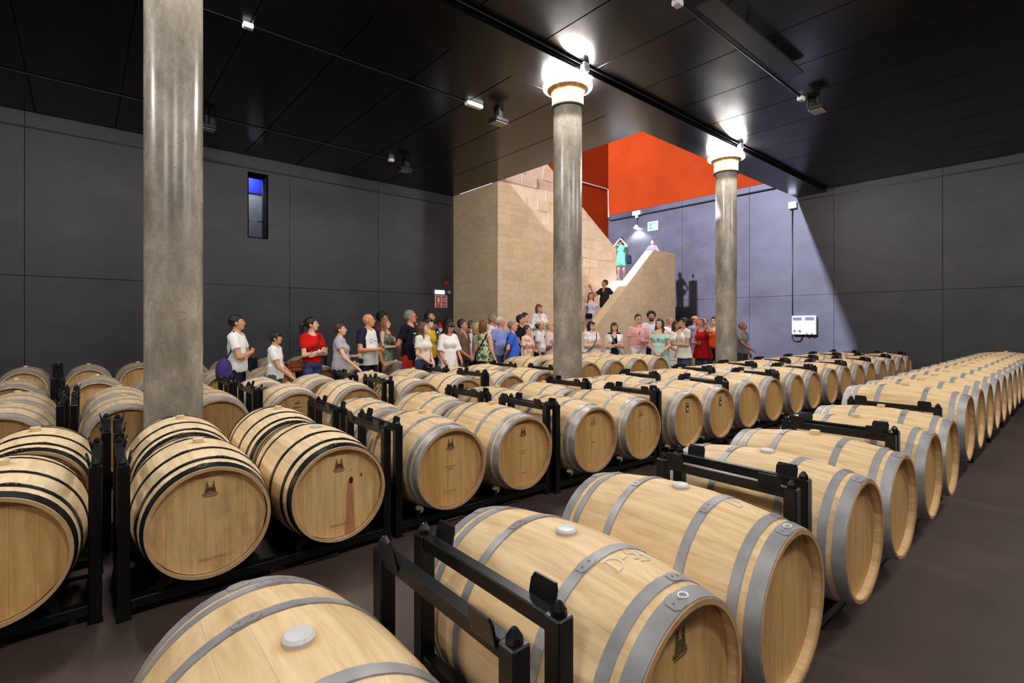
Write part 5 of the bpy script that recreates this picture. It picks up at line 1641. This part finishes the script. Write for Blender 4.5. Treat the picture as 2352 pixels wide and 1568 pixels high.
g = wine_glass((0, 0, 0), 'empty wine glass held up by the woman in light grey'); g.location = wrist_point(*PP['p4'], 1, 'hold', .09) + Vector((0, 0, -.05))
g = wine_glass((0, 0, 0), 'wine glass in the hand of the bald man'); g.location = wrist_point(*PP['p5'], -1, 'hold_in', .09) + Vector((0, 0, -.06))
g = wine_glass((0, 0, 0), 'wine glass held by the man in pink stripes'); g.location = wrist_point(*PP['p32'], 1, 'hold_in', .09) + Vector((0, 0, -.06))
for q, lab in ((1528, 'empty wine glass on the parapet beside the leaning woman'), (1543, 'empty wine glass on the parapet near its far end')):
    c = at(q, 585, Y=YP + .14)
    wine_glass((c.x, c.y, Pb[1] + .035), lab)

def bag(key, p, size, col, label, strap=None, flap=True, name='handbag', cat='bag'):
    w, d, h = size
    t = thing(name, label, cat)
    follow(t, key, p)
    if name == 'backpack':
        put('pouch', MB().ball((0, 0, h * .52), (w * .52, d * .55, h * .55), 16, 10).mesh('pouch', cloth(col), 60), t)
        put('front_pocket', MB().ball((-w * .12, -d * .25, h * .34), (w * .40, d * .45, h * .30), 14, 8).mesh('front_pocket', cloth(tuple(int(c * .85) for c in col)), 60), t)
        flap = False
    else:
      me = bevel_mesh(MB().prism([(-w / 2, 0), (w / 2, 0), (w * .46, h), (-w * .46, h)], -d / 2, d / 2, 'y').mesh('pouch', cloth(col)), d * .22, 3)
      put('pouch', me, t)
    if flap:
        me = bevel_mesh(MB().prism([(-w * .44, h * .42), (w * .44, h * .42), (w * .47, h * .55), (w * .46, h * 1.01), (-w * .46, h * 1.01), (-w * .47, h * .55)], -d / 2 - .008, -d * .2, 'y').mesh('flap', cloth(tuple(int(c * .85) for c in col))), .004, 1)
        put('flap', me, t)
    if strap:
        s = PP[key][1]
        pts = [((Vector(q) - Vector(p)) * s) for q in strap]
        MB().tube(pts, .012, 6).build('strap', cloth(tuple(int(c * .6) for c in col)), t, 60)
    return t
bag('p1', (-.26, .10, .72), (.26, .18, .34), (66, 52, 110), 'purple backpack slung at the hip of the man in white', [(-.26, .10, 1.02), (-.22, .02, 1.2), (-.15, .0, 1.50), (-.02, .15, 1.4)], True, 'backpack')
bag('p3', (-.30, .02, .84), (.22, .11, .17), (140, 78, 42), 'brown leather handbag at the hip of the woman in red', [(-.30, .02, 1.0), (-.12, -.15, 1.15), (.02, -.165, 1.3), (.10, -.10, 1.44), (.11, .05, 1.47)])
bag('p18', (.26, .02, .72), (.22, .10, .18), (24, 24, 26), 'black shoulder bag across the green floral top', [(.26, .02, .9), (.12, .145, 1.05), (-.05, .15, 1.25), (-.13, .09, 1.44), (-.12, -.02, 1.46)])
bag('p28', (-.10, -.19, .88), (.20, .09, .15), (22, 20, 22), 'small black handbag in front of the lilac off-shoulder top', [(-.16, -.17, 1.02), (-.15, -.16, 1.2), (-.12, -.06, 1.46), (-.08, .08, 1.45)])
bag('p31', (.24, -.06, .72), (.22, .10, .18), (206, 196, 178), 'cream handbag beside the black v-neck top', [(.24, -.06, .9), (.05, -.19, 1.08), (-.05, -.165, 1.3), (-.10, -.06, 1.45)])
bag('p30', (-.22, -.10, .74), (.22, .10, .20), (120, 122, 108), 'grey-green handbag of the woman with glasses and white shawl', [(-.22, -.10, .94), (-.05, -.20, 1.1), (.07, -.175, 1.3), (.11, -.07, 1.45)])
bag('p42', (.24, .06, .70), (.26, .12, .32), (28, 26, 34), 'black tote bag hanging beside the green floral dress', [(.24, .06, 1.0), (.22, .02, 1.25), (.18, .0, 1.47)], False, 'tote_bag')
bag('p21', (.14, .23, .80), (.18, .09, .16), (40, 40, 70), 'navy satchel worn by the man in royal blue polo', [(.14, .20, .96), (.0, .17, 1.15), (-.10, .12, 1.38), (-.11, .0, 1.47)])

def camera_thing(key, p, label):
    t = thing('photo_camera', label, 'camera')
    follow(t, key, p)
    put('camera_body', bevel_mesh(MB().box((0, 0, 0), (.13, .06, .09)).mesh('camera_body', M['fixture']), .008), t)
    MB().lathe([(.001, -.12), (.034, -.12), (.034, -.03), (.036, -.025)], 18, 'y').build('lens', M['fixture'], t, 40)
    MB().box((0, 0, .055), (.05, .05, .03)).build('viewfinder', M['fixture'], t)
    return t
camera_thing('p42', (.0, -.20, 1.60), 'black camera held to the face by the woman in green')
camera_thing('p43', (.0, -.40, 1.17), 'black camera held over the parapet by the leaning woman')
t = thing('mobile_phone', 'black phone with a blue lit screen worn by the man in taupe shirt', 'phone'); follow(t, 'p10', (-.03, -.20, 1.33))
MB().box((0, 0, 0), (.07, .012, .13)).build('case', M['fixture'], t)
MB().box((.012, -.008, -.02), (.03, .004, .03)).build('screen', emit('phone_glow', (.2, .5, 1.0), 3), t)
t = thing('sunglasses', 'sunglasses clipped to the pink striped polo shirt', 'sunglasses'); follow(t, 'p32', (0, -.135, 1.34))
mb = MB()
for sx in (-1, 1): mb.ball((sx * .008, -.004, -.025 + sx * .022), (.014, .006, .018), 10, 6)
mb.build('lenses', M['fixture'], t, 60); MB().tube([(0, 0, 0), (0, .006, -.05)], .003, 5).build('temple', M['fixture'], t)
t = thing('sunglasses', 'dark sunglasses hung on the mint green dress', 'sunglasses'); follow(t, 'p34', (0, -.152, 1.30))
mb = MB()
for sx in (-1, 1): mb.ball((sx * .008, -.004, -.025 + sx * .022), (.014, .006, .018), 10, 6)
mb.build('lenses', M['fixture'], t, 60); MB().tube([(0, 0, 0), (0, .006, -.05)], .003, 5).build('temple', M['fixture'], t)
def watch(key, side, arm, col, label):
    root, s = PP[key]
    e, w, nn, c = ARM[arm]
    e, w = Vector((side * e[0], e[1], e[2])), Vector((side * w[0], w[1], w[2]))
    d = (w - e).normalized()
    c = w - d * .02
    t = thing('wrist_watch', label, 'watch')
    t.location = root.matrix_basis @ (c * s)
    q = (root.matrix_basis.to_quaternion() @ d.to_track_quat('Z', 'Y'))
    t.rotation_euler = q.to_euler()
    MB().lathe([(.030, -.012), (.037, -.012), (.037, .012), (.030, .012)], 20, closed=True).build('band', plain('watch_band', col, .4), t, 60)
    MB().lathe([(.001, .040), (.019, .040), (.019, .032)], 16, 'y').build('dial', plain('watch_dial', srgb(230, 230, 226), .3), t, 40)
watch('p3', -1, 'cross_a', srgb(226, 222, 214), 'white wrist watch on the woman in red')
watch('p29', 1, 'hip', srgb(200, 200, 204), 'silver wrist watch on the man in black polo')
watch('p34', 1, 'clasp', srgb(220, 210, 206), 'pale wrist watch on the woman in mint green')
